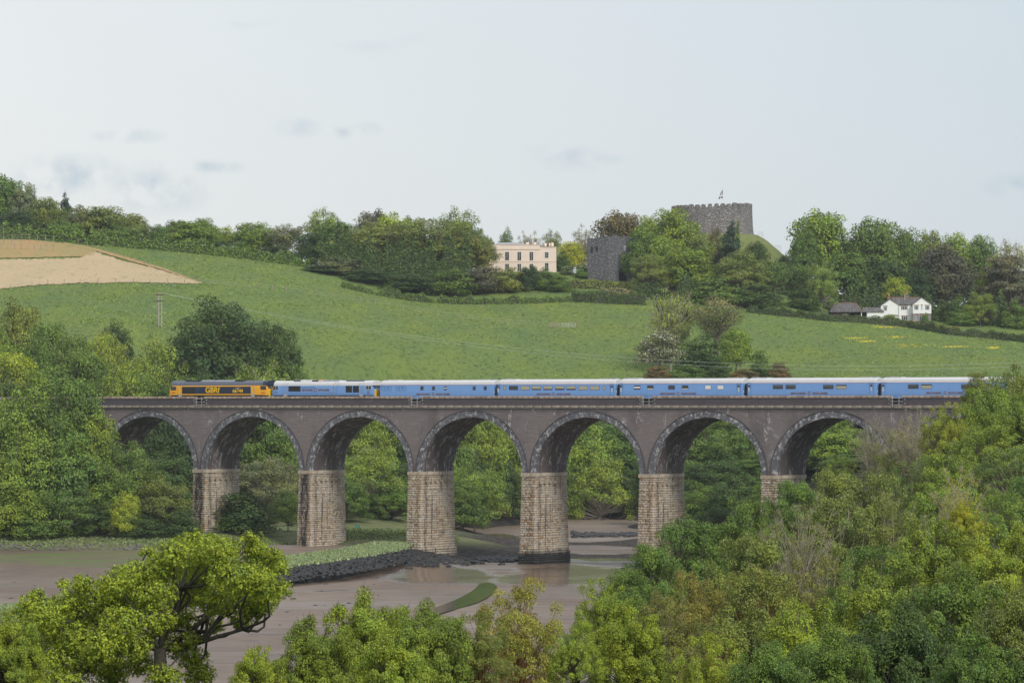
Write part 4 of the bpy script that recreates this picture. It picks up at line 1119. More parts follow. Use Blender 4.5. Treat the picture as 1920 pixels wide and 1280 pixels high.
wins = [(944.4, 948.4), (954.6, 971), (976.2, 993), (997.6, 1014), (1019, 1035.6), (1041, 1058), (1062.8, 1079.4), (1084.8, 1102), (1107, 1124), (1130.8, 1134.8)]
bls = ['b', None, 'b', 'h', 'h', 'h', 'h', 'b', 'b', 'b']
for (a, b), q in zip(wins, bls):
    window(e, lx, lz, a, b, 723.3, 730.6, None if q is None else ('blind', 723.5, 730.3 if q == 'b' else 728.2 + (a % 3) * .3))
name_on(e, lx, lz, 1006.5, 1070.5, 735.6, 740.8)
e, L, lx, lz, zr = coach(1158.5, 1396.5, 'sky blue dining coach with six small separate windows, two of them white', (708.9, 718.4))
doors(e, lx, lz, 1161, 1168, 718.4, 741, (722.4, 730)); doors(e, lx, lz, 1381.5, 1388.5, 718, 741, (721.8, 729.6))
for a, b, q in ((1189, 1200.4, 'h'), (1214, 1225, 'd'), (1253.5, 1265, None), (1279, 1290.4, 'd'), (1322, 1333.2, 'w'), (1345.4, 1356.8, 'w')):
    window(e, lx, lz, a, b, 722.2, 729.6, {'h': ('bl_white', 724.6, 727.4), 'w': ('bl_white', 722.4, 729.4), 'd': ('bl_white', 728.2, 729.4), None: None}[q])
name_on(e, lx, lz, 1238.5, 1305.5, 734.6, 739.8)
e, L, lx, lz, zr = coach(1397.5, 1647.5, 'sky blue sleeping coach with two pairs of wide dark windows', (707.7, 717.4))
doors(e, lx, lz, 1400.5, 1408, 717.4, 740.5, (722, 729.4)); doors(e, lx, lz, 1630, 1637.6, 717, 740.3, (720.8, 728.4))
for a, b, q in ((1449.6, 1467.8, None), (1473.4, 1491.6, None), (1543.8, 1562.6, None), (1568.4, 1587.2, 'b')):
    window(e, lx, lz, a, b, 721.2, 728.8, ('blind', 723.4, 728.6) if q else ('roof_light', 722.8, 723.3))
name_on(e, lx, lz, 1483, 1552.5, 733.8, 739.2)
e, L, lx, lz, zr = coach(1648.5, 1909, 'sky blue sleeping coach at the right end of the train running behind the trees', (706.6, 716.4))
doors(e, lx, lz, 1652, 1659.8, 716.8, 740, (721, 729)); doors(e, lx, lz, 1890, 1898, 716, 739.6, (720, 728))
for a, b, q in ((1703, 1722.2, None), (1727.6, 1747, 'b'), (1802.6, 1821, None), (1827, 1846, None)):
    window(e, lx, lz, a, b, 720.2, 728.2, ('blind', 722.4, 728.0) if q else ('roof_light', 722, 722.5))
name_on(e, lx, lz, 1737, 1807.5, 733.2, 738.4)

# ------------------------------------------------------------------ houses and castle (local frame: x right, y away, z up; 1 unit = 1 m)
def frame_at(px, Y, py_base):
    """position helpers of a building whose front stands at distance Y"""
    X = W(px, Y); zb = (YH - py_base) * Y / F
    return (lambda p: W(p, Y) - X), (lambda p: (YH - p) * Y / F - zb), (X, Y, zb)
def win(e, x0, x1, z0, z1, y=0.0, cols=2, rows_=2, fm='frame_white', name='window', s=0.07):
    f = MB(); f.box(x0, x1, y - 0.05, y + 0.12, z0, z0 + s).box(x0, x1, y - 0.05, y + 0.12, z1 - s, z1)
    f.box(x0, x0 + s, y - 0.05, y + 0.12, z0 + s, z1 - s).box(x1 - s, x1, y - 0.05, y + 0.12, z0 + s, z1 - s)
    for k in range(1, cols):
        x = x0 + (x1 - x0) * k / cols; f.box(x - s * .4, x + s * .4, y - 0.045, y + 0.1, z0 + s, z1 - s)
    for k in range(1, rows_):
        z = z0 + (z1 - z0) * k / rows_; f.box(x0 + s, x1 - s, y - 0.04, y + 0.09, z - s * .4, z + s * .4)
    o = f.build(name, M[fm], e)
    MB().box(x0 + .02, x1 - .02, y + 0.0, y + 0.04, z0 + .02, z1 - .02).build('pane', M['glass'], o)
    return o

# pink mansion
fx, fz, loc = frame_at(984, 1112, 512)
e = empty('mansion', loc, 0, 'pale pink rendered mansion with tall sash windows and parapet among the trees on the hill', 'mansion')
xl, xm, xr = fx(905), fx(1012), fx(1043.2)
wl = MB(); wl.box(xl, xm, 0, 11, 0, fz(458.6)).box(xm, xr, 0.35, 9, 0, fz(462.6)); wl.build('wall', M['render_pink'], e)
for a, b, y0_, za, zb, nm in ((xl - .15, xm + .12, -0.14, fz(467.6), fz(466.6), 'cornice'), (xl - .1, xm + .08, -0.10, fz(490.8), fz(490.0), 'string_course'), (xl - .1, xm + .1, -0.10, fz(459.2), fz(458.2), 'coping'),
                          (xm + .13, xr + .1, 0.22, fz(463.2), fz(462.2), 'coping'), (xm + .13, xr + .05, 0.26, fz(490.8), fz(490.0), 'string_course')):
    MB().box(a, b, y0_, y0_ + 0.3, za, zb).build(nm, M['render_pink_trim'], e)
rf = MB(); a, b = fx(926), fx(990)
rf.add([(a, .6, fz(458.8)), (b, .6, fz(458.8)), (b, 9, fz(458.8)), (a, 9, fz(458.8)), (a + 1.2, 2.2, fz(454.0)), (b - 3, 2.2, fz(454.0)), (b - 3, 7, fz(454.0)), (a + 1.2, 7, fz(454.0))], [(4, 5, 6, 7), (0, 1, 5, 4), (1, 2, 6, 5), (2, 3, 7, 6), (3, 0, 4, 7)])
roof = rf.build('roof', M['slate_light'], e)
for a, b, y1 in ((986.5, 992, 453.4), (1001.4, 1005.6, 453.4), (1021.3, 1025.2, 455), (1029.4, 1032.4, 454.6), (1034, 1038.4, 453.8)):
    c = MB().box(fx(a), fx(b), 3.5, 4.6, fz(459) - .2, fz(y1)).build('chimney', M['render_pink'], e)
    MB().tube([((fx(a) + fx(b)) / 2, 4, fz(y1)), ((fx(a) + fx(b)) / 2, 4, fz(y1) + .5)], 0.16, 8).build('chimney_pot', M['slate'], c)
for a, b in ((946.8, 954.8), (970, 977.6), (992.6, 1000.2)):
    win(e, fx(a), fx(b), fz(488.4), fz(472), 0, 2, 4); win(e, fx(a), fx(b), fz(508), fz(494.2), 0, 2, 4)
win(e, fx(1021.4), fx(1028.8), fz(483.6), fz(472.4), 0.35, 2, 3); win(e, fx(1021.4), fx(1028.8), fz(508), fz(492.6), 0.35, 2, 3)
win(e, fx(924), fx(931.5), fz(488.4), fz(472), 0, 2, 4)

# gatehouse
fx, fz, loc = frame_at(1138, 1092, 525)
e = empty('castle_gatehouse', loc, 0, 'roofless grey slate gatehouse tower with pointed dark archway and ragged top', 'gatehouse')
rg = random.Random(12)
def ragged(mb, x0, x1, ya, yb, z0, ztop, n, amp, y_end=None):
    """wall with a broken top"""
    for k in range(n):
        a, b = x0 + (x1 - x0) * k / n, x0 + (x1 - x0) * (k + 1) / n
        za = ztop(k / n) + rg.uniform(-amp, amp); mb.box(a, b - 0.002, ya, yb, z0, za)
xc = fx(1141)
lw = MB()
V = [(fx(1102), 2.6, 0), (xc, 0, 0)]
ang = math.atan2(-2.6, xc - fx(1102)); ln = math.hypot(2.6, xc - fx(1102))
left = bpy.data.objects.new('side_wall', None); COL.objects.link(left); left.parent = e; left.location = (fx(1102), 2.6, 0); left.rotation_euler = (0, 0, ang)
ragged(lw, 0, ln, 0, 1.2, -2, lambda t: fz(446.5 - 3.5 * t), 16, 0.12); lw.build('wall_face', M['gatehouse'], left)
for (a, z0, z1) in ((0.16, 474, 462), (0.40, 471, 461)):
    MB().box(ln * a, ln * a + 0.55, -0.03, 0.3, fz(z0), fz(z1)).build('window_opening', M['black'], left)
fw = MB(); xr = fx(1176)
ax0, ax1, az = fx(1160.5), fx(1175), fz(502)
ragged(fw, xc, ax0, 0, 1.2, -2, lambda t: fz(443) + (0.45 if .3 < t < .9 else 0), 10, 0.1)
ragged(fw, ax0, xr + 3, 0, 1.2, az, lambda t: fz(443.5), 8, 0.15)
fw.build('front_wall', M['gatehouse'], e)
# pointed arch head
ah = MB(); n = 10; mid = (ax0 + ax1) / 2
for k in range(n):
    a, b = ax0 + (ax1 - ax0) * k / n, ax0 + (ax1 - ax0) * (k + 1) / n
    h = lambda x: az - 1.0 * (abs(x - mid) / (mid - ax0)) ** 2.2
    ah.add([(a, 0.01, h(a)), (b, 0.01, h(b)), (b, 0.01, az + .003), (a, 0.01, az + .003), (a, 1.2, h(a)), (b, 1.2, h(b)), (b, 1.2, az + .003), (a, 1.2, az + .003)], [(0, 1, 2, 3), (4, 5, 6, 7), (0, 1, 5, 4), (2, 3, 7, 6)])
ah.build('arch_head', M['gatehouse'], e)
MB().box(ax0, ax1, 2.5, 2.7, -1, az).build('gate', M['black'], e)
MB().box(ax1, xr + 3, 0, 1.2, -2, az - .01).box(fx(1102), xr + 3, 7, 8.2, -2, fz(446)).box(fx(1102) - 0.01, fx(1102) + 1.1, 3.9, 7, -2, fz(447)).box(xr + 2, xr + 3, 1.2, 7, -2, fz(446)).build('rear_wall', M['gatehouse'], e)
for (z0, z1) in ((487, 477), (470, 461)): win(e, fx(1170), fx(1173.4), fz(z0), fz(z1), 0, 2, 3)

# castle keep on its mound
fx, fz, loc = frame_at(1338, 1125, 441)
KR = (1411 - 1259) / 2 * 1125 / F; KH = fz(388)
e = empty('castle_keep', (loc[0], loc[1] + KR * 0.8, loc[2]), 0, 'round ruined grey stone castle keep with a crown of battlements on the mound', 'castle')
n = 96; V = []; fs = []
def kr(a): return 1 + 0.012 * math.sin(a * 5) + 0.008 * math.sin(a * 13)
lev = [(-3, 1.10), (0, 1.055), (1.2, 1.03), (3, 1.012), (KH, 0.995)]
for (z, f) in lev:
    for k in range(n): a = 2 * math.pi * k / n; V.append((KR * f * kr(a) * math.cos(a), KR * 0.8 * f * kr(a) * math.sin(a), z + (0.0 if z < KH else 0.35 * math.cos(a))))
for (z, f) in ((KH, 0.995 - 1.1 / KR), (-3, 0.995 - 1.1 / KR)):
    for k in range(n): a = 2 * math.pi * k / n; V.append((KR * f * math.cos(a), KR * 0.8 * f * math.sin(a), z + (0.35 * math.cos(a) if z > 0 else 0)))
for i in range(len(lev) + 1):
    for k in range(n): k2 = (k + 1) % n; fs.append((i * n + k, i * n + k2, (i + 1) * n + k2, (i + 1) * n + k))
mb = MB(); mb.add(V, fs); mb.build('wall', M['castle'], e)
nm = 38
for k in range(nm):
    a0 = 2 * math.pi * (k + 0.5) / nm + 0.02; wd = 2 * math.pi / nm * rg.uniform(0.60, 0.74); h = 0.95 + rg.uniform(-.12, .14); mb = MB(); m_ = 6
    vs = []
    for q in range(m_ + 1):
        a = a0 + wd * q / m_; t = q / m_; hh = h * (1 - 0.28 * abs(2 * t - 1) ** 3) + rg.uniform(-.05, .05)
        zb = KH + 0.35 * math.cos(a)
        for rr_ in (1.0, 1.0 - 0.95 / KR):
            x, y = KR * rr_ * kr(a) * math.cos(a), KR * .8 * rr_ * kr(a) * math.sin(a)
            vs += [(x, y, zb - .05), (x, y, zb + hh)]
    f_ = [(0, 1, 3, 2), (m_ * 4 + 2, m_ * 4 + 3, m_ * 4 + 1, m_ * 4)]
    for q in range(m_):
        b = q * 4; f_ += [(b, b + 4, b + 5, b + 1), (b + 1, b + 5, b + 7, b + 3), (b + 2, b + 3, b + 7, b + 6)]
    mb.add(vs, f_); mb.build('merlon', M['castle'], e)
# mound
mn = MB(); cx, cyy, cz = loc[0] + 1.5, loc[1] + KR * .8, loc[2]; ns, nrg = 60, 16
for r_ in range(nrg + 1):
    t = r_ / nrg; rad = KR * 1.02 + 22 * t; z = cz + 0.4 - 20 * (t ** 1.12) - (0.0 if t == 0 else 0)
    for k in range(ns):
        a = 2 * math.pi * k / ns; mn.v.append((cx + rad * math.cos(a), cyy + rad * .9 * math.sin(a), z + rg.uniform(-.18, .18)))
for r_ in range(nrg):
    for k in range(ns): k2 = (k + 1) % ns; mn.f.append([r_ * ns + k, (r_ + 1) * ns + k, (r_ + 1) * ns + k2, r_ * ns + k2]); mn.m.append(0)
mn.f.append([k for k in range(ns)]); mn.m.append(0)
M['mound'] = mk_field('mound_turf', (0.12, 0.16, 0.045), (0.17, 0.19, 0.06), (0.06, 0.085, 0.03))
mn.build('castle_mound', M['mound'], smooth=True, kind='structure')
# flagpole with a black flag crossed in white, hanging slack
fl = empty('flagpole', (W(1355.2, 1130), 1130, (YH - 388) * 1130 / F), 0, 'thin flagpole with a slack black flag crossed in white above the castle keep', 'flagpole')
MB().tube([(0, 0, -4), (0, 0, 5.0)], 0.055, 8).tube([(0, 0, 5.0), (0, 0, 5.12)], 0.11, 8).build('pole', M['frame_white'], fl)
def flag_grid(du0, du1, dv0, dv1, lift, nu=8, nv=12):
    V = []; f_ = []
    for i in range(nu + 1):
        for j in range(nv + 1):
            u = du0 + (du1 - du0) * i / nu; v = dv0 + (dv1 - dv0) * j / nv     # u out from the pole, v down
            x = -0.06 - 1.05 * u * (0.35 + 0.75 * v) ; z = 4.85 - 2.35 * v - 0.5 * u * (1 - .4 * v) ; y = 0.25 * math.sin(5 * u + 2 * v) * u - lift
            V.append((x, y, z))
    for i in range(nu):
        for j in range(nv): a = i * (nv + 1) + j; f_.append((a, a + 1, a + nv + 2, a + nv + 1))
    mb = MB(); mb.add(V, f_); return mb
M['flag_black'] = plain('black_flag_cloth', (0.03, 0.035, 0.06), 0.8, 0.1); M['flag_white'] = plain('white_flag_cloth', (0.8, 0.8, 0.8), 0.8, 0.05)
fo = flag_grid(0, 1, 0, 1, 0).build('flag', M['flag_black'], fl, smooth=True)
fc = flag_grid(0, 1, 0.56, 0.72, 0.03); c2 = flag_grid(0.38, 0.58, 0, 1, 0.035)
fc.add(c2.v, c2.f); fc.build('flag_cross', M['flag_white'], fo)
# handrails on the mound path
for pa, pb, py, lab in ((1421, 1431, 441, 'short grey handrail beside the foot of the castle keep'), (1454, 1464, 466, 'short grey handrail lower down the bare right side of the mound')):
    h = MB(); xa, xb = W(pa, 1130), W(pb, 1130); z = (YH - py) * 1130 / F
    h.tube([(xa, 1130, z + .9), (xb, 1130, z + .9)], 0.03, 5).tube([(xa, 1130, z + .45), (xb, 1130, z + .45)], 0.03, 5)
    hr = tag(h.build("handrail", M["steel"]), lab, "handrail")
    for k in range(4): MB().tube([(xa + (xb - xa) * k / 3, 1130, z - 1.6), (xa + (xb - xa) * k / 3, 1130, z + .95)], 0.035, 5).build('post', M['steel'], hr)

# white farmhouse
HY = 1085
fx, fz, loc = frame_at(1700, HY, 604)
e = empty('farmhouse', loc, 0, 'white farmhouse with two gables, slate roof and stone ground floor behind the hedge', 'house')
def P7(x): return 1540 + x / 5.053
def Q7(y): return 520 + y / 5.053
def gable(x0, x1, apx, zb, zeL, zeR, zap, y0, y1, name='wall', mat='render_white'):
    mb = MB(); mb.prism([(x0, zb), (x1, zb), (x1, zeR), (apx, zap), (x0, zeL)], 'y', y0, y1); return mb.build(name, M[mat], e)
g1 = [fx(P7(v)) for v in (863, 1042, 950)]
zsp = fz(Q7(342))
gable(g1[0], g1[1], g1[2], zsp, fz(Q7(258)), fz(Q7(252)), fz(Q7(190)), 0.0, 10)
MB().box(g1[0], g1[1], 0.02, 10, -1, zsp - .003).build('stone_base', M['castle'], e)
g2 = [fx(P7(v)) for v in (568, 737, 655)]
gable(g2[0], g2[1], g2[2], fz(Q7(420)) - 1, fz(Q7(268)), fz(Q7(256)), fz(Q7(205)), 1.2, 9, 'wall')
MB().box(g2[1], g1[0], 1.8, 8.5, -1, fz(Q7(252))).build('wall', M['render_white'], e)
def slope(name, pts, mat='slate', th=0.14):
    mb = MB(); n = len(pts); mb.add([p for p in pts] + [(p[0], p[1], p[2] - th) for p in pts], [list(range(n)), [n + i for i in range(n)][::-1]] + [(i, (i + 1) % n, n + (i + 1) % n, n + i) for i in range(n)]); return mb.build(name, M[mat], e)
zr_, ze_ = fz(Q7(192)), fz(Q7(254))
slope('roof', [(g2[1] - 1.0, 1.5, ze_ + .05), (g1[0] + .8, 1.5, ze_ + .05), (g1[2], 5.2, zr_ + .1), (g2[2] + .5, 5.2, zr_ + 0.0)])
slope('roof', [(g2[1] - 1.0, 9, ze_), (g2[2] + .5, 5.2, zr_), (g1[2], 5.2, zr_ + .1), (g1[0] + .8, 9, ze_)])
for (a, ap, b, za, zp, zb_, y0, y1) in ((g1[0], g1[2], g1[1], fz(Q7(262)), fz(Q7(187)), fz(Q7(256)), -.2, 10), (g2[0], g2[2], g2[1], fz(Q7(270)), fz(Q7(202)), fz(Q7(260)), 1.0, 9)):
    slope('roof', [(a - .25, y0, za), (ap, y0, zp), (ap, y1, zp), (a - .25, y1, za)], th=.12); slope('roof', [(ap, y0, zp), (b + .25, y0, zb_), (b + .25, y1, zb_), (ap, y1, zp)], th=.12)
MB().box(g2[2] + .5, g1[2], 5.1, 5.35, zr_ + .08, zr_ + .28).build('ridge_tile', M['ridge'], e)
for (x0, x1, y1, yt, mt, yy) in ((640, 668, 178, 205, 'redbrick', 4), (815, 846, 160, 195, 'castle', 5.5)):
    c = MB().box(fx(P7(x0)), fx(P7(x1)), yy, yy + 1, fz(Q7(yt)) - .6, fz(Q7(y1))).box(fx(P7(x0)) - .07, fx(P7(x1)) + .07, yy - .07, yy + 1.07, fz(Q7(y1)), fz(Q7(y1)) + .15).build('chimney', M[mt], e)
    xm_ = (fx(P7(x0)) + fx(P7(x1))) / 2; MB().tube([(xm_, yy + .5, fz(Q7(y1)) + .1), (xm_, yy + .5, fz(Q7(y1)) + .95)], 0.18, 8).build('chimney_pot', M['pot'], c)
MB().tube([(fx(P7(800)), 3, fz(Q7(212))), (fx(P7(800)), 3, fz(Q7(160)))], 0.13, 8).tube([(fx(P7(800)), 3, fz(Q7(160))), (fx(P7(800)), 3, fz(Q7(156)))], 0.22, 8).build('flue', M['steel'], e)
MB().tube([(g2[1] + .02, 1.1, 0.3), (g2[1] + .02, 1.1, fz(Q7(200)))], 0.07, 6).tube([(g1[0] + .1, -0.1, 0.3), (g1[0] + .1, -0.1, fz(Q7(262)))], 0.06, 6).build('downpipe', M['steel'], e)
for (x0, x1, y0, y1, yy, cs, rs) in ((592, 628, 275, 314, 1.2, 3, 1), (760, 826, 268, 306, 1.8, 4, 1), (880, 922, 268, 306, 0, 3, 1), (946, 958, 264, 306, 0, 1, 1), (983, 1026, 268, 308, 0, 3, 1),
                                 (765, 826, 366, 405, 1.8, 3, 1), (878, 905, 358, 410, 0, 2, 1), (915, 962, 358, 410, 0, 3, 1), (983, 1030, 358, 410, 0, 3, 1)):
    w_ = win(e, fx(P7(x0)), fx(P7(x1)), fz(Q7(y1)), fz(Q7(y0)), yy - .02, cs, rs, s=0.10)
    MB().box(fx(P7(x0)) - .1, fx(P7(x1)) + .1, yy - .12, yy + .1, fz(Q7(y0)) + .01, fz(Q7(y0)) + .22).build('lintel', M['redbrick'], w_)
# barn range to the left
fx, fz, loc = frame_at(1607, 1082, 601)
e = empty('barn', loc, 0, 'low hipped slate barn with an open bay and dark timber, left of the white farmhouse', 'barn')
X = lambda v: fx(P7(v)); Z = lambda v: fz(Q7(v))
MB().box(X(90), X(275), 0.5, 7, -1, Z(328)).build('wall', M['darkwood'], e)
MB().box(X(440), X(592), 0.3, 6, -1, Z(328)).build('wall', M['render_white'], e)
MB().box(X(275), X(440), 5.5, 7, -1, Z(328)).build('rear_wall', M['darkwood'], e)
for v in (381, 437): MB().box(X(v) - .12, X(v) + .12, 0.35, 0.6, -1, Z(328)).build('post', M['frame_white'], e)
MB().box(X(85), X(594), 0.10, 0.24, Z(328), Z(322)).build('gutter', M['steel'], e)
win(e, X(208), X(246), Z(376), Z(345), 0.5, 3, 1, s=.09)
slope('roof', [(X(80), 0.0, Z(324)), (X(385), 0.0, Z(324)), (X(335), 3.6, Z(242)), (X(135), 3.6, Z(242))], 'slate')
slope('roof', [(X(80), 0.0, Z(324)), (X(135), 3.6, Z(242)), (X(80), 7.3, Z(324))]); slope('roof', [(X(80), 7.3, Z(324)), (X(135), 3.6, Z(242)), (X(335), 3.6, Z(242)), (X(385), 7.3, Z(324))])
slope('roof', [(X(385), 0.0, Z(324) + .01), (X(385), 7.3, Z(324)), (X(335), 3.6, Z(242) + .01)])
slope('roof', [(X(386), 0.05, Z(324)), (X(597), 0.05, Z(324)), (X(560), 2.8, Z(280)), (X(400), 2.8, Z(280))], 'slate'); slope('roof', [(X(386), 6.5, Z(324)), (X(400), 2.8, Z(280)), (X(560), 2.8, Z(280)), (X(597), 6.5, Z(324))], 'slate'); slope('roof', [(X(597), .05, Z(324)), (X(597), 6.5, Z(324)), (X(560), 2.8, Z(280))], 'slate')
MB().tube([(X(384), 0.0, Z(322)), (X(335), 3.6, Z(239))], 0.13, 6).tube([(X(335), 3.6, Z(239)), (X(135), 3.6, Z(240))], 0.1, 6).build('ridge_tile', M['ridge'], e)
# white cottage showing through the trees
fx, fz, loc = frame_at(1482, 1090, 578)
e = empty('cottage', loc, 0, 'small white cottage with dark roof glimpsed between trees left of the barn', 'cottage')
MB().box(fx(1462), fx(1500), 0, 6, -1, fz(559)).build('wall', M['render_white'], e)
slope('roof', [(fx(1460), -.2, fz(559)), (fx(1502), -.2, fz(559)), (fx(1502), 3, fz(549)), (fx(1460), 3, fz(549))]); slope('roof', [(fx(1460), 6.2, fz(559)), (fx(1460), 3, fz(549)), (fx(1502), 3, fz(549)), (fx(1502), 6.2, fz(559))])
win(e, fx(1470), fx(1476), fz(572), fz(564), 0, 2, 2); win(e, fx(1488), fx(1494), fz(572), fz(564), 0, 2, 2)

# ------------------------------------------------------------------ fences, poles, gate, garden seats
def fence(name, label, pts, step_px, h, post_mat='timber', wire=True, y0=780, y1=1150, thick=0.06):
    pos = []
    for (a, b) in zip(pts, pts[1:]):
        n = max(1, int(abs(b[0] - a[0]) / step_px))
        for k in range(n): t = k / n; pos.append(hit(a[0] + (b[0] - a[0]) * t, a[1] + (b[1] - a[1]) * t, y0, y1))
    pos.append(hit(*pts[-1], y0, y1))
    e = empty(name, pos[0], 0, label, 'fence'); o = Vector(pos[0]); rg = random.Random(len(pos)); me = MB().box(-thick, thick, -thick, thick, -.3, h).mesh('post'); me.materials.append(M[post_mat])
    for p in pos: q = link('post', me, None, e, tuple(Vector(p) - o)); q.rotation_euler = (rg.gauss(0, .05), rg.gauss(0, .06), rg.uniform(0, 1)); q.scale = (1, 1, rg.uniform(.8, 1.15))
    if wire:
        for hh in (0.4, 0.85):
            MB().tube([tuple(Vector(p) - o + Vector((0, 0, hh * h))) for p in pos], 0.016, 3, cap=False).build('wire', M['wire'], e)
fence('post_fence', 'wire fence with thin posts along the lower edge of the dry straw-coloured field', [(-20, 545), (60, 536), (150, 531), (250, 531), (378, 532), (470, 540)], 27, 1.15)
fence('post_fence', 'wire fence with thin posts running down the upper diagonal edge of the straw-coloured field', [(-20, 447), (60, 448), (130, 452), (215, 478), (290, 503), (352, 524), (394, 535)], 16, 1.2)
fence('post_fence', 'line of weathered fence posts across the middle of the green hillside', [(484, 541), (537, 548), (620, 557), (676, 566), (730, 574), (783, 586), (860, 598), (940, 608), (1030, 613)], 26, 1.35)
fence('post_fence', 'row of sparse posts crossing the green pasture right of the field gate', [(1082, 614), (1132, 616), (1178, 617)], 22, 1.3, wire=False)
fence('post_fence', 'row of sparse posts in the green pasture below the farmhouse hedge', [(1420, 628), (1531, 643), (1585, 646), (1641, 652)], 54, 1.2, wire=False)
fence('post_fence', 'last few posts low in the pasture at the right end above the train', [(1790, 668), (1852, 673), (1884, 676)], 50, 1.5, wire=False)
# vineyard trellis posts
rows4 = [(450, 'topmost'), (459, 'second'), (468, 'third')]
for r_, (py, wd_) in enumerate(rows4):
    fence('trellis_row', wd_ + ' row of leaning vineyard posts in the ochre plot at the left edge', [(-10, py), (40, py + 0.5), (100, py + 3)], 14 - r_, 1.7, 'timber', True, 950, 1120, 0.06)
def sapling(px, py, s=1.0):
    x, y, z = hit(px, py, 950, 1110); return x, y, z
# field gate and hurdle
x, y, z = hit(1057, 615)
e = empty('field_gate', (x, y, z), R(3), 'grey metal field gate with a timber hurdle beside it in the middle of the pasture', 'gate')
k_ = y / F
for i in range(6): MB().tube([(-0.9 * k_ * 4, 0, 0.25 + i * 0.2), (22 * k_, 0, 0.25 + i * 0.2)], 0.03, 5).build('bar', M['steel'], e)
for xx in (-3.6 * k_, 9 * k_, 22 * k_): MB().tube([(xx, 0, 0), (xx, 0, 1.45)], 0.05, 6).build('post', M['steel'], e)
for i in range(4): MB().box(-26 * k_, -6 * k_, -.05, 0, 0.25 + i * .32, 0.40 + i * .32).build('rail', M['timber'], e)
for xx in (-25, -16, -7): MB().box(xx * k_ - .08, xx * k_ + .08, 0.003, 0.12, 0, 1.5).build('post', M['timber'], e)
# H-frame power pole
x, y, z = hit(300, 612, 820, 1000)
zt = (YH - 549) * y / F
e = empty('power_pole', (x, y, z), 0, 'twin-legged grey timber power pole with cross-arms beside the big dark oak', 'power pole')
h = zt - z
for dx in (-0.32, 0.35): MB().tube([(dx, 0, -1), (dx * 1.0, 0, h)], [0.17, 0.13], 10).build('leg', M['timber_grey'], e)
MB().box(-.95, .95, -.2, -.1, h - .5, h - .32).build('cross_arm', M['black'], e)
MB().box(-.85, .85, -.2, -.1, h - 1.9, h - 1.72).build('cross_arm', M['black'], e)
for dx in (-.85, 0, .85):
    MB().tube([(dx, -.15, h - .32), (dx, -.15, h - .1), (dx, -.15, h + .12)], [.05, .09, .04], 8).build('insulator', M['pot'], e)
MB().tube([(-.3, 0, h - 2), (-4.6, -1, 0.2)], 0.02, 4).build('stay_wire', M['wire'], e)
# overhead line spanning the valley from the pole to beyond the right edge
A = Vector((x, y - .15, z + h + .1)); 
for k, (lab, dz, pye) in enumerate((('upper of two thin overhead wires sagging across the pasture', 0, 655), ('lower of two thin overhead wires sagging across the pasture', 0, 661))):
    B = Vector((W(2250, 900), 900, (YH - pye) * 900 / F)); pts = []
    C1 = Vector((W(1500, 840), 840, (YH - (676 + 6 * k)) * 840 / F))
    for i in range(41):
        t = i / 40; p = A.lerp(B, t) ; sag = 4 * t * (1 - t); px_ = 300 + 1950 * t
        q = A.lerp(B, t); 
        pts.append((q.x, q.y + k * .9, q.z - sag * (9.0 + k * .5)))
    tag(MB().tube(pts, 0.028, 4).build('overhead_wire', M['wire']), lab, 'wire')
# garden seats on the grass behind the second and third piers
def seat(px, py, lab, rz):
    Y = 716; X = W(px, Y); z = hz(X, Y); e = empty('garden_chair', (X, Y, z), rz, lab, 'chair')
    MB().box(-.45, .45, -.4, .4, .40, .46).build('seat', M['plastic_green'], e); MB().box(-.45, .45, .36, .42, .5, 1.15).build('backrest', M['plastic_green'], e)
    for sx in (-.4, .4):
        for sy in (-.35, .35): MB().box(sx - .04, sx + .04, sy - .04, sy + .04, -.1, .398 if sy < 0 else 1.1).build('leg', M['plastic_green'], e)
seat(672, 987, 'green garden chair on the grass right of the second visible pier', 0.4)
seat(727, 988, 'green garden chair on the grass just left of the third visible pier', -0.3)

# ------------------------------------------------------------------ trees
def leaves_from(P, Nrm, size, rg, aspect=0.62, droop=0.0):
    """diamond leaf-clusters at points P facing roughly Nrm"""
    n = len(P)
    Nn = Nrm + rg.normal(0, 0.55, (n, 3)); Nn[:, 2] += 0.35
    Nn /= np.linalg.norm(Nn, axis=1)[:, None] + 1e-9
    a = rg.normal(0, 1, (n, 3)); a[:, 2] -= droop
    U = np.cross(Nn, a); U /= np.linalg.norm(U, axis=1)[:, None] + 1e-9
    Vv = np.cross(Nn, U)
    s = (size * rg.uniform(0.55, 1.3, n))[:, None]
    U = U * s; Vv = Vv * s * aspect
    lift = Nn * s * 0.18
    return np.stack([P - U, P + Vv - lift, P + U, P - Vv - lift], 1).reshape(-1, 3)

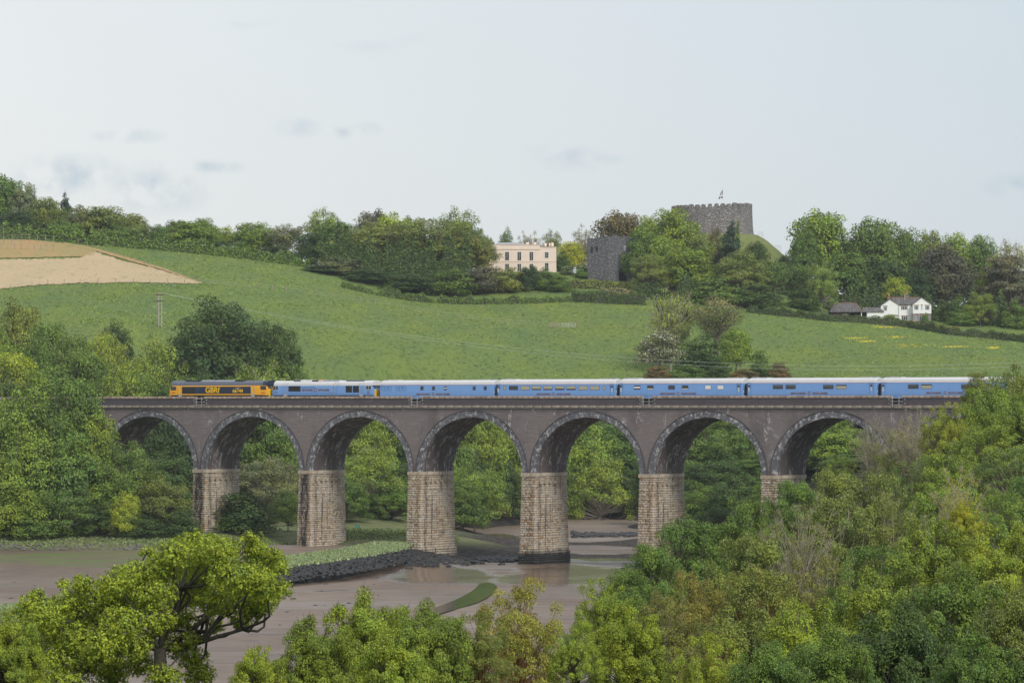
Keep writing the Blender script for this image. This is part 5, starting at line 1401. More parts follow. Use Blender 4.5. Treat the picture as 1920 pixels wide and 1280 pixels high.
def make_proto(seed, zc0=0.22, ncl=34, rcl=(0.13, 0.24), nleaf=6000, leaf=0.03, shape='round', fill=0.35, branches=True, twig=0, trunk_r=0.022, droop=0.0, bark=5, lean=0.0, surf=1.0):
    """unit tree: 1 wide, 1 high, base at the origin -> crown mesh, trunk mesh"""
    rg = np.random.default_rng(seed)
    hz_ = (1 - zc0) / 2; cz = zc0 + hz_
    C = []
    tries = 0
    while len(C) < ncl and tries < 5000:
        tries += 1
        d = rg.normal(0, 1, 3); d /= np.linalg.norm(d)
        rad = (rg.random() ** 0.45) if rg.random() > fill else rg.random() * 0.6
        if shape == 'cone': 
            z = rg.random() ** 1.35; rr_ = (1 - z) ** 0.8 * 0.42 * math.sqrt(rg.random()); a = rg.uniform(0, 6.283)
            p = np.array([rr_ * math.cos(a), rr_ * math.sin(a), zc0 + z * (1 - zc0) * 0.95]); r = rg.uniform(*rcl) * (1.1 - 0.6 * z)
        elif shape == 'cedar':
            z = rg.random(); rr_ = (0.46 - 0.3 * z ** 2) * math.sqrt(rg.random()); a = rg.uniform(0, 6.283)
            p = np.array([rr_ * math.cos(a), rr_ * math.sin(a), zc0 + z * (1 - zc0) * 0.98]); r = rg.uniform(*rcl)
        else:
            r = rg.uniform(*rcl); p = np.array([d[0] * rad * (0.5 - r * 0.8), d[1] * rad * (0.5 - r * 0.8), cz + d[2] * rad * (hz_ - r * 0.7)])
            if shape == 'full' and p[2] < cz:
                q = math.hypot(d[0], d[1]) + 1e-6; k = rad ** 0.5 * (0.5 - r * .8) / q; p[0], p[1] = d[0] * k, d[1] * k
            if shape == 'dome': p[2] = zc0 + abs(d[2]) * rad * ((1 - zc0) - r * .8) + r * 0.25
            if shape == 'vase':
                k = (p[2] - zc0) / (1 - zc0); p[:2] *= 0.45 + 0.75 * k
        if all(np.linalg.norm((p - q[0]) * (1, 1, 1)) > 0.42 * (r + q[1]) for q in C): C.append((p, r))
    cen = np.array([c[0] for c in C]); rad = np.array([c[1] for c in C])
    wgt = rad ** 2; wgt /= wgt.sum(); k = rg.choice(len(C), nleaf, p=wgt)
    d = rg.normal(0, 1, (nleaf, 3)); d /= np.linalg.norm(d, axis=1)[:, None]
    up_ = rg.random(nleaf) < 0.45; d[:, 2] = np.where(up_, np.abs(d[:, 2]), d[:, 2])
    flat = np.array([1.05, 1.05, 0.35 if shape == 'cedar' else 0.88])
    # lumpy secondary clusters
    sub = np.sin(d[:, 0] * 7 + k) * np.sin(d[:, 1] * 8 + k * 2) * np.sin(d[:, 2] * 7 + 1.3 * k)
    rr_ = rad[k] * (rg.random(nleaf) ** (0.28 * surf) + 0.22 * sub)
    P = cen[k] + d * rr_[:, None] * flat
    P[:, 2] = np.maximum(P[:, 2], 0.01)
    out = (P - np.array([0, 0, cz - 0.1])); out /= np.linalg.norm(out, axis=1)[:, None] + 1e-9
    V = leaves_from(P, d * 0.6 + out * 0.7, leaf, rg, droop=droop)
    tint = (rg.random(nleaf) * 0.75 + 0.25 * rg.random(len(C))[k]).clip(0, 1)
    crown = np_mesh('crown', V, np.arange(4 * nleaf).reshape(-1, 4), {'tint': ('FACE', tint)})
    tb = MB(); top = Vector((lean * 0.2, 0, cz))
    base = Vector((0, 0, -0.08))
    t1 = Vector((rg.normal(0, .02) + lean * .1, rg.normal(0, .02), zc0 * 0.9 + 0.05))
    tb.tube([base, Vector((0, 0, 0.02)), t1, t1.lerp(top, 0.5), top], [trunk_r * 1.4, trunk_r * 1.1, trunk_r * .9, trunk_r * .6, trunk_r * .3], bark)
    if branches:
        for i, (p, r) in enumerate(C):
            p = Vector(p); st_ = t1.lerp(top, max(0.0, min(1, (p.z - zc0) / (2 * hz_) * rg.uniform(.4, 1.0))))
            mid = st_.lerp(p, 0.5) + Vector((rg.normal(0, .03), rg.normal(0, .03), -0.02 + rg.normal(0, .02)))
            end = p + (p - st_) * 0.15
            tb.tube([st_, mid, p, end], [trunk_r * .55, trunk_r * .38, trunk_r * .2, trunk_r * .06], 4, cap=False)
            for q in range(twig):
                dd = Vector(rg.normal(0, 1, 3)); dd.normalize(); dd = (dd + (p - top).normalized() * 0.9 + Vector((0, 0, .5))).normalized()
                e_ = p + dd * r * rg.uniform(.9, 1.25); m_ = p.lerp(e_, .5) + Vector(rg.normal(0, .012, 3))
                tb.tube([p, m_, e_], [trunk_r * .16, trunk_r * .11, trunk_r * .04], 3, cap=False)
                for q2 in range(2):
                    d3 = (dd + Vector(rg.normal(0, .7, 3))).normalized(); tb.tube([m_, m_ + d3 * r * rg.uniform(.35, .6)], [trunk_r * .08, trunk_r * .03], 3, cap=False)
    return crown, tb.mesh('trunk')

PROTO = {}
def P(name, n, **k):
    PROTO[name] = [make_proto(sum(map(ord, name)) * 7 + i * 31, **k) for i in range(n)]
P('dense', 3, zc0=0.03, ncl=80, rcl=(0.09, 0.17), nleaf=13000, leaf=0.0185, fill=0.15, shape='full')
P('tall', 2, zc0=0.02, ncl=90, rcl=(0.08, 0.15), nleaf=14000, leaf=0.018, fill=0.2, shape='full')
P('airy', 3, zc0=0.20, ncl=50, rcl=(0.08, 0.15), nleaf=5200, leaf=0.017, shape='vase', fill=0.3, twig=4, trunk_r=0.018)
P('bare', 2, zc0=0.12, ncl=90, rcl=(0.05, 0.10), nleaf=4200, leaf=0.0115, shape='vase', fill=0.4, twig=7, trunk_r=0.015)
P('bush', 3, zc0=0.0, ncl=42, rcl=(0.12, 0.20), nleaf=8000, leaf=0.022, shape='dome', fill=0.3)
P('cedar', 1, zc0=0.15, ncl=70, rcl=(0.09, 0.15), nleaf=9000, leaf=0.018, shape='cedar')
P('cone', 2, zc0=0.05, ncl=70, rcl=(0.08, 0.15), nleaf=9000, leaf=0.02, shape='cone')
P('wood', 4, zc0=0.0, ncl=120, rcl=(0.07, 0.13), nleaf=24000, leaf=0.0135, fill=0.15, twig=0, shape='full')
P('woodairy', 3, zc0=0.06, ncl=100, rcl=(0.06, 0.11), nleaf=17000, leaf=0.0115, fill=0.3, twig=4, trunk_r=0.013, shape='full')
P('near', 3, zc0=0.03, ncl=190, rcl=(0.045, 0.09), nleaf=66000, leaf=0.0084, fill=0.2, twig=3, trunk_r=0.013, shape='full')
P('nearairy', 2, zc0=0.06, ncl=170, rcl=(0.04, 0.075), nleaf=32000, leaf=0.0078, fill=0.3, twig=5, trunk_r=0.008, shape='full')
P('nearbare', 2, zc0=0.10, ncl=150, rcl=(0.035, 0.07), nleaf=5500, leaf=0.0075, fill=0.3, twig=8, trunk_r=0.0085, shape='vase')
P('canopy', 3, zc0=0.0, ncl=170, rcl=(0.05, 0.10), nleaf=40000, leaf=0.0100, fill=0.15, twig=1, trunk_r=0.012, shape='full')
for v in PROTO.values():
    for c, t in v: c.materials.append(None); t.materials.append(None)

CLR = dict(dark=(.068, .105, .032), mid=(.120, .180, .042), fresh=(.190, .245, .042), lime=(.265, .305, .040), olive=(.175, .200, .052), grey=(.170, .180, .095),
           brown=(.160, .125, .062), pine=(.045, .078, .048), gold=(.36, .33, .035), bud=(.27, .25, .05), deep=(.050, .085, .032), rust=(.200, .190, .048), purple=(.105, .098, .070), straw=(.26, .235, .13))
rgT = random.Random(42)
TREES = []
def tree(px, top, wpx, Y, kind, clr, label, base=None, cat='tree', name=None, mat='leaf', bark='bark', group=None, zb=None, depth=1.0, vary=0.10):
    X = W(px, Y); zt = (YH - top) * Y / F; zg = hz(X, Y) if zb is None else zb
    if base is not None: zg = (YH - base) * Y / F
    h = max(1.5, zt - zg) * 1.03; wd = wpx * Y / F * 1.10
    if kind == 'cone': wd *= 1.5
    pr = PROTO[kind]; c, t = pr[rgT.randrange(len(pr))]
    nm = name or ('shrub' if kind == 'bush' and cat == 'tree' else {'cone': 'conifer_tree', 'cedar': 'conifer_tree'}.get(kind, 'tree'))
    if nm == 'shrub' and cat == 'tree': cat = 'shrub'
    ext = None
    lim = 2.6 if Y > 1040 else (1.75 if Y > 500 else 1.4)
    if h > lim * wd and kind not in ('cone', 'bush'):
        ext = h - (lim - .05) * wd; zg += ext; h = (lim - .05) * wd
    e = bpy.data.objects.new(nm, None); COL.objects.link(e)
    e.location = (X, Y, zg); e.rotation_euler = (0, 0, rgT.uniform(0, 6.28)); e.scale = (wd, wd * depth, h)
    tag(e, label, cat, group)
    co = CLR[clr]; v = 1 + rgT.uniform(-vary, vary); hshift = rgT.uniform(-.06, .06)
    for me, nm2, mt in ((c, 'crown', M[mat]), (t, 'trunk', M[bark])):
        o = bpy.data.objects.new(nm2, me); COL.objects.link(o); o.parent = e
        o.material_slots[0].link = 'OBJECT'; o.material_slots[0].material = mt
        if nm2 == 'trunk' and ext: o.name = 'limbs'
        if nm2 == 'crown': o.color = (co[0] * v * (1 + hshift), co[1] * v, co[2] * v * (1 - hshift), 1)
    if ext:
        q = MB().tube([(0, 0, -ext / h - .05), (0.004, 0.004, -ext / h * .5), (0, 0, 0.03)], [0.022, 0.018, 0.014], 7).build('trunk', M[bark], e)
    return e

# woods on the left skyline, behind the brow of the field
for a in [(8, 326, 92, 1165, 'tall', 'mid', 'tall tree cut by the left edge of the photo on the skyline'),
          (47, 342, 62, 1160, 'tall', 'grey', 'narrow grey-green skyline tree second from the left edge'),
          (88, 366, 72, 1150, 'tall', 'olive', 'yellowish olive skyline tree in front of the dark pine'),
          (122, 362, 44, 1185, 'cone', 'pine', 'dark blue-green pine poking above the left wood'),
          (150, 384, 66, 1165, 'dense', 'grey', 'small greyish crown between the dark pine and the broad olive tree'),
          (30, 395, 84, 1140, 'dense', 'deep', 'dark shrubby tree at the foot of the left skyline wood'),
          (120, 410, 80, 1140, 'bush', 'mid', 'mid-green low tree at the field brow under the pine'),
          (196, 386, 112, 1155, 'dense', 'olive', 'broad olive domed tree on the left skyline'),
          (250, 400, 74, 1150, 'dense', 'olive', 'olive tree joined to the right side of the broad domed one'),
          (225, 420, 90, 1138, 'bush', 'mid', 'green thicket at the brow below the olive domed trees'),
          (297, 420, 40, 1150, 'dense', 'mid', 'small tree in the dip of the left skyline'),
          (331, 412, 58, 1160, 'dense', 'dark', 'dark crown rising behind the bright clump in the left skyline'),
          (383, 408, 56, 1165, 'dense', 'mid', 'rounded skyline crown just right of the bright clump'),
          (362, 414, 104, 1135, 'dense', 'fresh', 'bright green many-lobed tree in front of the left wood'),
          (362, 452, 74, 1118, 'bush', 'olive', 'low olive bush at the brow with a pale post behind'),
          (425, 424, 62, 1150, 'airy', 'lime', 'pale yellow-green young tree left of the central wood'),
          (408, 446, 60, 1130, 'bush', 'mid', 'green bush at the brow under the pale young tree'),
          (475, 416, 92, 1145, 'dense', 'fresh', 'glossy green tree at the left end of the central wood'),
          (536, 416, 92, 1140, 'airy', 'grey', 'grey-brown half-leafed tree in the central wood'),
          (452, 452, 50, 1122, 'bush', 'mid', 'green scrub at the brow under the glossy tree'),
          (520, 460, 90, 1118, 'bush', 'dark', 'dark scrub along the field brow under the grey tree'),
          (606, 391, 84, 1160, 'airy', 'fresh', 'light airy tree standing above the central wood, sky showing through'),
          (700, 388, 70, 1180, 'dense', 'purple', 'dull purple-brown crown behind the central wood'),
          (640, 412, 110, 1120, 'tall', 'mid', 'big mid-green tree left of the branchy olive one'),
          (590, 432, 80, 1125, 'dense', 'dark', 'shaded tree tucked left of the big mid-green one'),
          (735, 398, 90, 1160, 'dense', 'lime', 'yellow-green crown along the top of the central wood'),
          (772, 401, 60, 1165, 'dense', 'mid', 'small rounded crown at the top of the central wood'),
          (700, 410, 190, 1105, 'woodairy', 'olive', 'wide olive tree with pale twisted branches in the central wood'),
          (800, 406, 215, 1100, 'woodairy', 'olive', 'widest domed olive tree with pale trunks in the central wood'),
          (857, 390, 90, 1135, 'airy', 'fresh', 'tall airy tree on the skyline left of the pink mansion'),
          (892, 420, 62, 1125, 'airy', 'mid', 'leafy tree stepping down right of the tall airy one'),
          (868, 440, 140, 1095, 'woodairy', 'rust', 'brownish thin-leaved tree at the right of the central wood'),
          (905, 440, 60, 1098, 'airy', 'olive', 'olive tree overlapping the left end of the pink mansion'),
          (630, 480, 120, 1085, 'bush', 'grey', 'grey-green thicket under the big mid-green tree'),
          (690, 500, 120, 1078, 'bush', 'deep', 'dark undergrowth below the wide olive tree'),
          (770, 510, 130, 1072, 'bush', 'dark', 'dark undergrowth beneath the widest domed olive tree'),
          (850, 505, 110, 1070, 'bush', 'mid', 'green undergrowth at the field edge left of the mansion'),
          (905, 498, 90, 1072, 'bush', 'purple', 'dull purplish thicket below the mansion at the field edge'),
          (955, 500, 80, 1074, 'bush', 'olive', 'olive scrub directly below the pink mansion'),
          (993, 497, 44, 1074, 'tall', 'deep', 'dark rounded bush in front of the pink mansion'),
          (1022, 500, 56, 1076, 'bush', 'mid', 'green shrub at the right corner of the pink mansion'),
          (1050, 515, 50, 1072, 'bush', 'mid', 'green shrub between the mansion and the clipped hedges'),
          (600, 520, 90, 1080, 'bush', 'dark', 'dark scrub where the central wood meets the green slope')]:
    tree(*a)
for a in [(948, 427, 34, 1150, 'airy', 'mid', 'small green tree behind the roof of the pink mansion'),
          (992, 428, 52, 1150, 'bare', 'straw', 'thin pale leafless-looking tree behind the mansion chimneys'),
          (1034, 432, 46, 1150, 'airy', 'olive', 'airy tree right behind the mansion chimneys'),
          (915, 438, 36, 1150, 'airy', 'olive', 'thin tree behind the left part of the mansion roof'),
          (1094, 422, 60, 1150, 'bare', 'straw', 'pale bare-branched tree between mansion and gatehouse'),
          (1070, 452, 56, 1130, 'dense', 'gold', 'bright yellow flowering tree between mansion and gatehouse'),
          (1052, 470, 40, 1125, 'bush', 'dark', 'dark bush under the yellow tree'),
          (1063, 497, 30, 1105, 'bush', 'mid', 'small white-flowering bush beside the mansion lawn'),
          (1098, 495, 50, 1098, 'bush', 'mid', 'rounded bush on the lawn left of the gatehouse'),
          (1165, 391, 108, 1150, 'dense', 'brown', 'large brown-gold evergreen oak above the gatehouse'),
          (1213, 404, 60, 1140, 'dense', 'fresh', 'fresh green tree at the right shoulder of the evergreen oak'),
          (1262, 390, 106, 1105, 'dense', 'fresh', 'large layered bright tree partly hiding the castle keep'),
          (1205, 430, 80, 1092, 'tall', 'mid', 'mid-green tree overlapping the right side of the gatehouse'),
          (1248, 440, 100, 1090, 'dense', 'fresh', 'rounded fresh tree below the layered one'),
          (1340, 422, 42, 1100, 'woodairy', 'brown', 'brown conifer against the castle wall'),
          (1372, 413, 56, 1098, 'cone', 'pine', 'dark pointed yew in front of the castle wall'),
          (1384, 405, 13, 1107, 'cone', 'fresh', 'narrow bright green climber on the castle wall'),
          (1318, 435, 62, 1095, 'airy', 'olive', 'olive thin tree between the layered tree and the yew'),
          (1418, 452, 54, 1092, 'dense', 'dark', 'dark rounded shrub-like tree on the castle mound'),
          (1215, 472, 74, 1075, 'woodairy', 'olive', 'olive tree with a fan of thin stems below the gatehouse'),
          (1292, 462, 104, 1078, 'dense', 'fresh', 'full fresh-green round tree below the castle'),
          (1386, 466, 116, 1075, 'woodairy', 'olive', 'broad olive branchy tree below the castle mound'),
          (1450, 486, 80, 1078, 'airy', 'mid', 'light green tree below the right flank of the mound'),
          (1340, 520, 120, 1062, 'bush', 'mid', 'green undergrowth at the field edge below the round tree'),
          (1420, 530, 110, 1062, 'bush', 'dark', 'dark undergrowth at the field edge below the branchy olive tree'),
          (1470, 475, 32, 1108, 'bush', 'deep', 'dark bush at the right foot of the castle mound'),
          (1497, 490, 60, 1090, 'airy', 'mid', 'airy tree in front of the white cottage'),
          (1542, 486, 64, 1080, 'woodairy', 'fresh', 'twiggy tree with bare pale stems left of the barn'),
          (1505, 540, 70, 1076, 'bush', 'dark', 'dark scrub between the white cottage and the field'),
          (1541, 388, 124, 1130, 'dense', 'fresh', 'tallest bright tree right of the castle mound'),
          (1510, 430, 60, 1120, 'dense', 'mid', 'tree at the left foot of the tallest bright tree'),
          (1590, 470, 100, 1110, 'dense', 'mid', 'broad shaded tree behind the barn'),
          (1636, 402, 128, 1125, 'tall', 'mid', 'massive mid-green tree right of the tallest bright one'),
          (1650, 480, 110, 1112, 'tall', 'dark', 'dark lower crown behind the farmhouse'),
          (1700, 426, 70, 1150, 'dense', 'mid', 'dark-green crown in the wood above the farmhouse'),
          (1742, 430, 66, 1155, 'dense', 'olive', 'olive skyline crown above the farmhouse'),
          (1790, 436, 80, 1155, 'dense', 'fresh', 'bright skyline crown right of the farmhouse'),
          (1840, 440, 76, 1155, 'dense', 'mid', 'mid-green skyline crown towards the right edge'),
          (1768, 456, 124, 1125, 'tall', 'purple', 'large dull brown-green tree behind the farmhouse'),
          (1720, 500, 70, 1118, 'dense', 'deep', 'very dark tree right behind the farmhouse roof'),
          (1680, 519, 56, 1098, 'dense', 'lime', 'small yellow-green tree behind the farmhouse chimneys'),
          (1890, 452, 90, 1140, 'airy', 'straw', 'pale budding tree near the right edge'),
          (1868, 482, 60, 1108, 'dense', 'fresh', 'fresh green tree left of the dark cedar'),
          (1884, 480, 118, 1100, 'cedar', 'purple', 'dark brown layered cedar near the right edge'),
          (1795, 550, 60, 1092, 'bush', 'dark', 'dark bush right of the farmhouse'),
          (1800, 577, 54, 1085, 'bush', 'mid', 'low round garden tree right of the farmhouse'),
          (1838, 545, 64, 1088, 'woodairy', 'fresh', 'open tree with reddish trunk right of the farmhouse garden'),
          (1905, 560, 60, 1088, 'bush', 'mid', 'green bush at the right edge below the cedar'),
          (1850, 570, 70, 1098, 'bush', 'dark', 'dark bush under the open tree beside the cedar'),
          (1930, 510, 80, 1110, 'dense', 'mid', 'tree cut by the right edge beside the cedar'),
          (1735, 585, 16, 1084, 'bush', 'mid', 'little garden bush at the right corner of the farmhouse'),
          (1670, 588, 44, 1083, 'bush', 'fresh', 'bright climber hedge against the farmhouse left wall')]:
    tree(*a, mat='leaf_cream' if 'budding' in a[6] else ('leaf_white' if 'white-flowering' in a[6] else 'leaf'), bark='bark_pale' if 'pale' in a[6] or 'bare' in a[6] else 'bark')
# clump standing in the pasture
for a in [(1258, 541, 112, 955, 'bare', 'lime', 'multi-stemmed half-bare tree with yellow-green top in the pasture clump', 684, 'leaf', 'bark_pale'),
          (1268, 541, 96, 962, 'airy', 'olive', 'olive leafy tree behind the half-bare one in the pasture clump', 684, 'leaf', 'bark'),
          (1346, 552, 110, 945, 'bare', 'olive', 'fan-shaped half-bare tree with a stout trunk in the pasture clump', 664, 'leaf', 'bark'),
          (1340, 556, 100, 952, 'airy', 'straw', 'thin straw-coloured tree behind the fan-shaped one', 664, 'leaf', 'bark'),
          (1236, 616, 98, 932, 'bush', 'grey', 'white-blossomed hawthorn at the left of the pasture clump', 682, 'leaf_white', 'bark'),
          (1318, 622, 100, 938, 'bush', 'dark', 'dark low scrub in the middle of the pasture clump', 700, 'leaf', 'bark'),
          (1380, 613, 62, 925, 'dense', 'fresh', 'small bright rounded tree on a short trunk in the pasture clump', 692, 'leaf', 'bark'),
          (1427, 656, 46, 925, 'bush', 'mid', 'pale-topped bush right of the small rounded tree', 706, 'leaf', 'bark'),
          (1235, 682, 56, 915, 'bush', 'brown', 'brown gorse bush at the left foot of the pasture clump', 712, 'leaf_gorse', 'bark'),
          (1290, 682, 76, 915, 'bush', 'mid', 'green bramble low in the pasture clump above the train', 712, 'leaf', 'bark'),
          (1344, 684, 60, 915, 'bush', 'dark', 'dark bramble low in the pasture clump above the train', 714, 'leaf', 'bark'),
          (1395, 690, 64, 912, 'bush', 'brown', 'orange-flowered gorse bush just above the train', 714, 'leaf_gorse', 'bark'),
          (1462, 678, 48, 915, 'bush', 'brown', 'brown gorse bush at the right end of the pasture clump', 712, 'leaf_gorse', 'bark'),
          (738, 698, 28, 900, 'bush', 'deep', 'small dark bush at the foot of the pasture above the first coach', 716, 'leaf', 'bark')]:
    tree(a[0], a[1], a[2], a[3], a[4], a[5], a[6], base=a[7], mat=a[8], bark=a[9])
# woods on the left bank: behind the viaduct end, around it, in front of it
for a in [(408, 556, 208, 838, 'wood', 'dark', 'huge dark round oak behind the amber locomotive'),
          (512, 598, 110, 842, 'wood', 'dark', 'smaller dark crown joined to the right of the huge oak'),
          (500, 665, 140, 800, 'woodairy', 'fresh', 'pale grey-green bushy tree right behind the amber locomotive', None),
          (560, 684, 70, 820, 'bush', 'mid', 'low green bush right of the huge dark oak'),
          (30, 558, 120, 815, 'wood', 'olive', 'olive tree at the left edge above the other bank trees'),
          (95, 600, 110, 800, 'wood', 'mid', 'mid-green tree second row on the left bank'),
          (215, 605, 70, 835, 'dense', 'dark', 'small dark tree on the pasture edge below the power pole'),
          (190, 612, 120, 790, 'woodairy', 'lime', 'bright yellow-green tree with a pale forked trunk on the left bank'),
          (290, 625, 150, 795, 'woodairy', 'fresh', 'feathery grey-green tree left of the huge dark oak'),
          (130, 625, 110, 780, 'wood', 'mid', 'green tree with pale stems beneath the bright yellow-green one'),
          (25, 658, 110, 770, 'wood', 'lime', 'sunlit yellowish tree at the left edge on the bank'),
          (240, 668, 130, 760, 'woodairy', 'fresh', 'light feathery tree above the left end of the viaduct'),
          (340, 700, 110, 765, 'wood', 'mid', 'green tree just behind the nose of the amber locomotive'),
          (430, 700, 120, 760, 'wood', 'mid', 'green tree hidden behind the middle of the amber locomotive'),
          (60, 712, 160, 664, 'wood', 'fresh', 'broad tree left of the viaduct end at the left edge'),
          (140, 705, 130, 664, 'wood', 'mid', 'tree covering the left end of the viaduct parapet'),
          (172, 760, 110, 662, 'wood', 'fresh', 'fresh tree leaning over the leftmost arch'),
          (120, 790, 160, 660, 'wood', 'mid', 'wide tree below the left end of the viaduct'),
          (40, 800, 160, 658, 'wood', 'fresh', 'tree with drooping boughs at the left edge of the bank'),
          (235, 815, 120, 660, 'woodairy', 'mid', 'tree with hanging branches in front of the buried first pier'),
          (20, 870, 150, 656, 'wood', 'fresh', 'bright low tree at the left edge above the salt grass'),
          (120, 905, 130, 656, 'woodairy', 'mid', 'mid-green bank tree with dead white twigs'),
          (236, 920, 60, 653, 'wood', 'lime', 'small bright maple-like sapling on the bank'),
          (190, 930, 100, 657, 'wood', 'dark', 'dark bush behind the bright sapling'),
          (305, 890, 110, 658, 'woodairy', 'olive', 'olive feathery shrub-tree left of the first stone pier'),
          (340, 950, 80, 654, 'bush', 'dark', 'dark round bush at the left foot of the first stone pier'),
          (70, 950, 120, 654, 'bush', 'mid', 'green waterside bush above the salt grass at far left'),
          (270, 960, 90, 653, 'bush', 'dark', 'dark waterside bush between sapling and first stone pier'),
          (330, 770, 150, 735, 'wood', 'deep', 'deep green tree seen through the first clear arch'),
          (300, 850, 140, 720, 'wood', 'dark', 'dark tree low behind the first clear arch'),
          # through the arches
          (430, 760, 150, 760, 'wood', 'dark', 'dark tree filling the left of the second clear arch'),
          (500, 765, 140, 755, 'wood', 'mid', 'mid-green tree filling the top of the second clear arch'),
          (500, 850, 130, 730, 'woodairy', 'grey', 'pale willow with forked stems in the second clear arch'),
          (455, 918, 130, 675, 'bush', 'dark', 'rounded dark bush right of the first stone pier'),
          (540, 915, 80, 690, 'woodairy', 'mid', 'small tree with thin trunk left of the second stone pier'),
          (620, 760, 130, 770, 'wood', 'mid', 'mid-green tree at the back of the third clear arch'),
          (690, 775, 120, 765, 'wood', 'fresh', 'yellowish tree at the back of the third clear arch'),
          (690, 830, 150, 750, 'woodairy', 'fresh', 'tall pale-stemmed willow in the third clear arch'),
          (640, 890, 110, 735, 'wood', 'mid', 'low willow beside the second stone pier'),
          (735, 905, 90, 748, 'wood', 'mid', 'low willow left of the third stone pier'),
          (890, 770, 130, 830, 'wood', 'fresh', 'bright tree at the top of the fourth clear arch'),
          (830, 790, 120, 800, 'wood', 'mid', 'tree at the left of the fourth clear arch behind the pier'),
          (960, 800, 130, 850, 'wood', 'fresh', 'tree with drooping boughs right of the fourth clear arch'),
          (890, 872, 120, 770, 'woodairy', 'fresh', 'light leafy willow at the waterside right of the third stone pier'),
          (865, 900, 100, 760, 'wood', 'mid', 'rounded willow touching the right side of the third stone pier'),
          (960, 880, 90, 865, 'wood', 'dark', 'dark overhanging tree on the far bank left of the fourth stone pier'),
          (1090, 780, 140, 890, 'wood', 'fresh', 'fresh tree high in the fifth clear arch'),
          (1165, 790, 120, 895, 'wood', 'mid', 'mid-green tree at the right of the fifth clear arch'),
          (1130, 850, 130, 880, 'woodairy', 'lime', 'bright overhanging tree with a pale broken branch in the fifth clear arch'),
          (1080, 880, 90, 885, 'wood', 'mid', 'green tree on the far bank beside the fourth stone pier'),
          (1185, 880, 80, 885, 'wood', 'dark', 'dark tree on the far bank left of the fifth stone pier'),
          (1310, 785, 150, 830, 'wood', 'mid', 'tall green tree filling the sixth clear arch'),
          (1390, 800, 130, 820, 'wood', 'mid', 'green tree at the right of the sixth clear arch'),
          (1340, 860, 150, 800, 'wood', 'dark', 'dark green tree low in the sixth clear arch'),
          (1400, 890, 110, 780, 'wood', 'mid', 'green tree behind the sixth stone pier'),
          (1240, 850, 120, 840, 'wood', 'dark', 'dark tree half hidden by the fifth stone pier'),
          (1560, 785, 150, 760, 'wood', 'fresh', 'green tree seen through the rightmost arch'),
          (1480, 800, 130, 780, 'wood', 'mid', 'tree behind the left foot of the rightmost arch'),
          (760, 775, 120, 790, 'wood', 'dark', 'dark tree behind the third stone pier'),
          (560, 780, 120, 790, 'wood', 'deep', 'deep green tree behind the second stone pier'),
          (1010, 790, 120, 880, 'wood', 'mid', 'tree on the far bank behind the fourth stone pier'),
          (960, 760, 160, 905, 'wood', 'mid', 'tree high on the far slope behind the fourth clear arch'),
          (1220, 765, 150, 905, 'wood', 'mid', 'tree high on the far slope behind the fifth stone pier'),
          (1050, 765, 140, 910, 'wood', 'dark', 'dark tree high on the far slope behind the fifth clear arch'),
          (1440, 768, 150, 880, 'wood', 'dark', 'dark tree high on the slope behind the rightmost arches'),
          (1640, 770, 180, 840, 'wood', 'mid', 'tree behind the right end of the viaduct'),
          (1320, 905, 110, 700, 'wood', 'mid', 'green tree on the bank just right of the fifth stone pier'),
          (1390, 880, 130, 690, 'wood', 'dark', 'dark green tree on the bank left of the sixth stone pier'),
          (1460, 890, 130, 640, 'wood', 'mid', 'green tree on the bank at the sixth stone pier'),
          (1350, 945, 110, 640, 'wood', 'dark', 'low dark green tree on the bank right of the fifth stone pier')]:
    tree(*a[:7], mat='leaf', bark='bark_pale' if 'pale' in a[6] or 'stem' in a[6] or 'dead' in a[6] else 'bark')

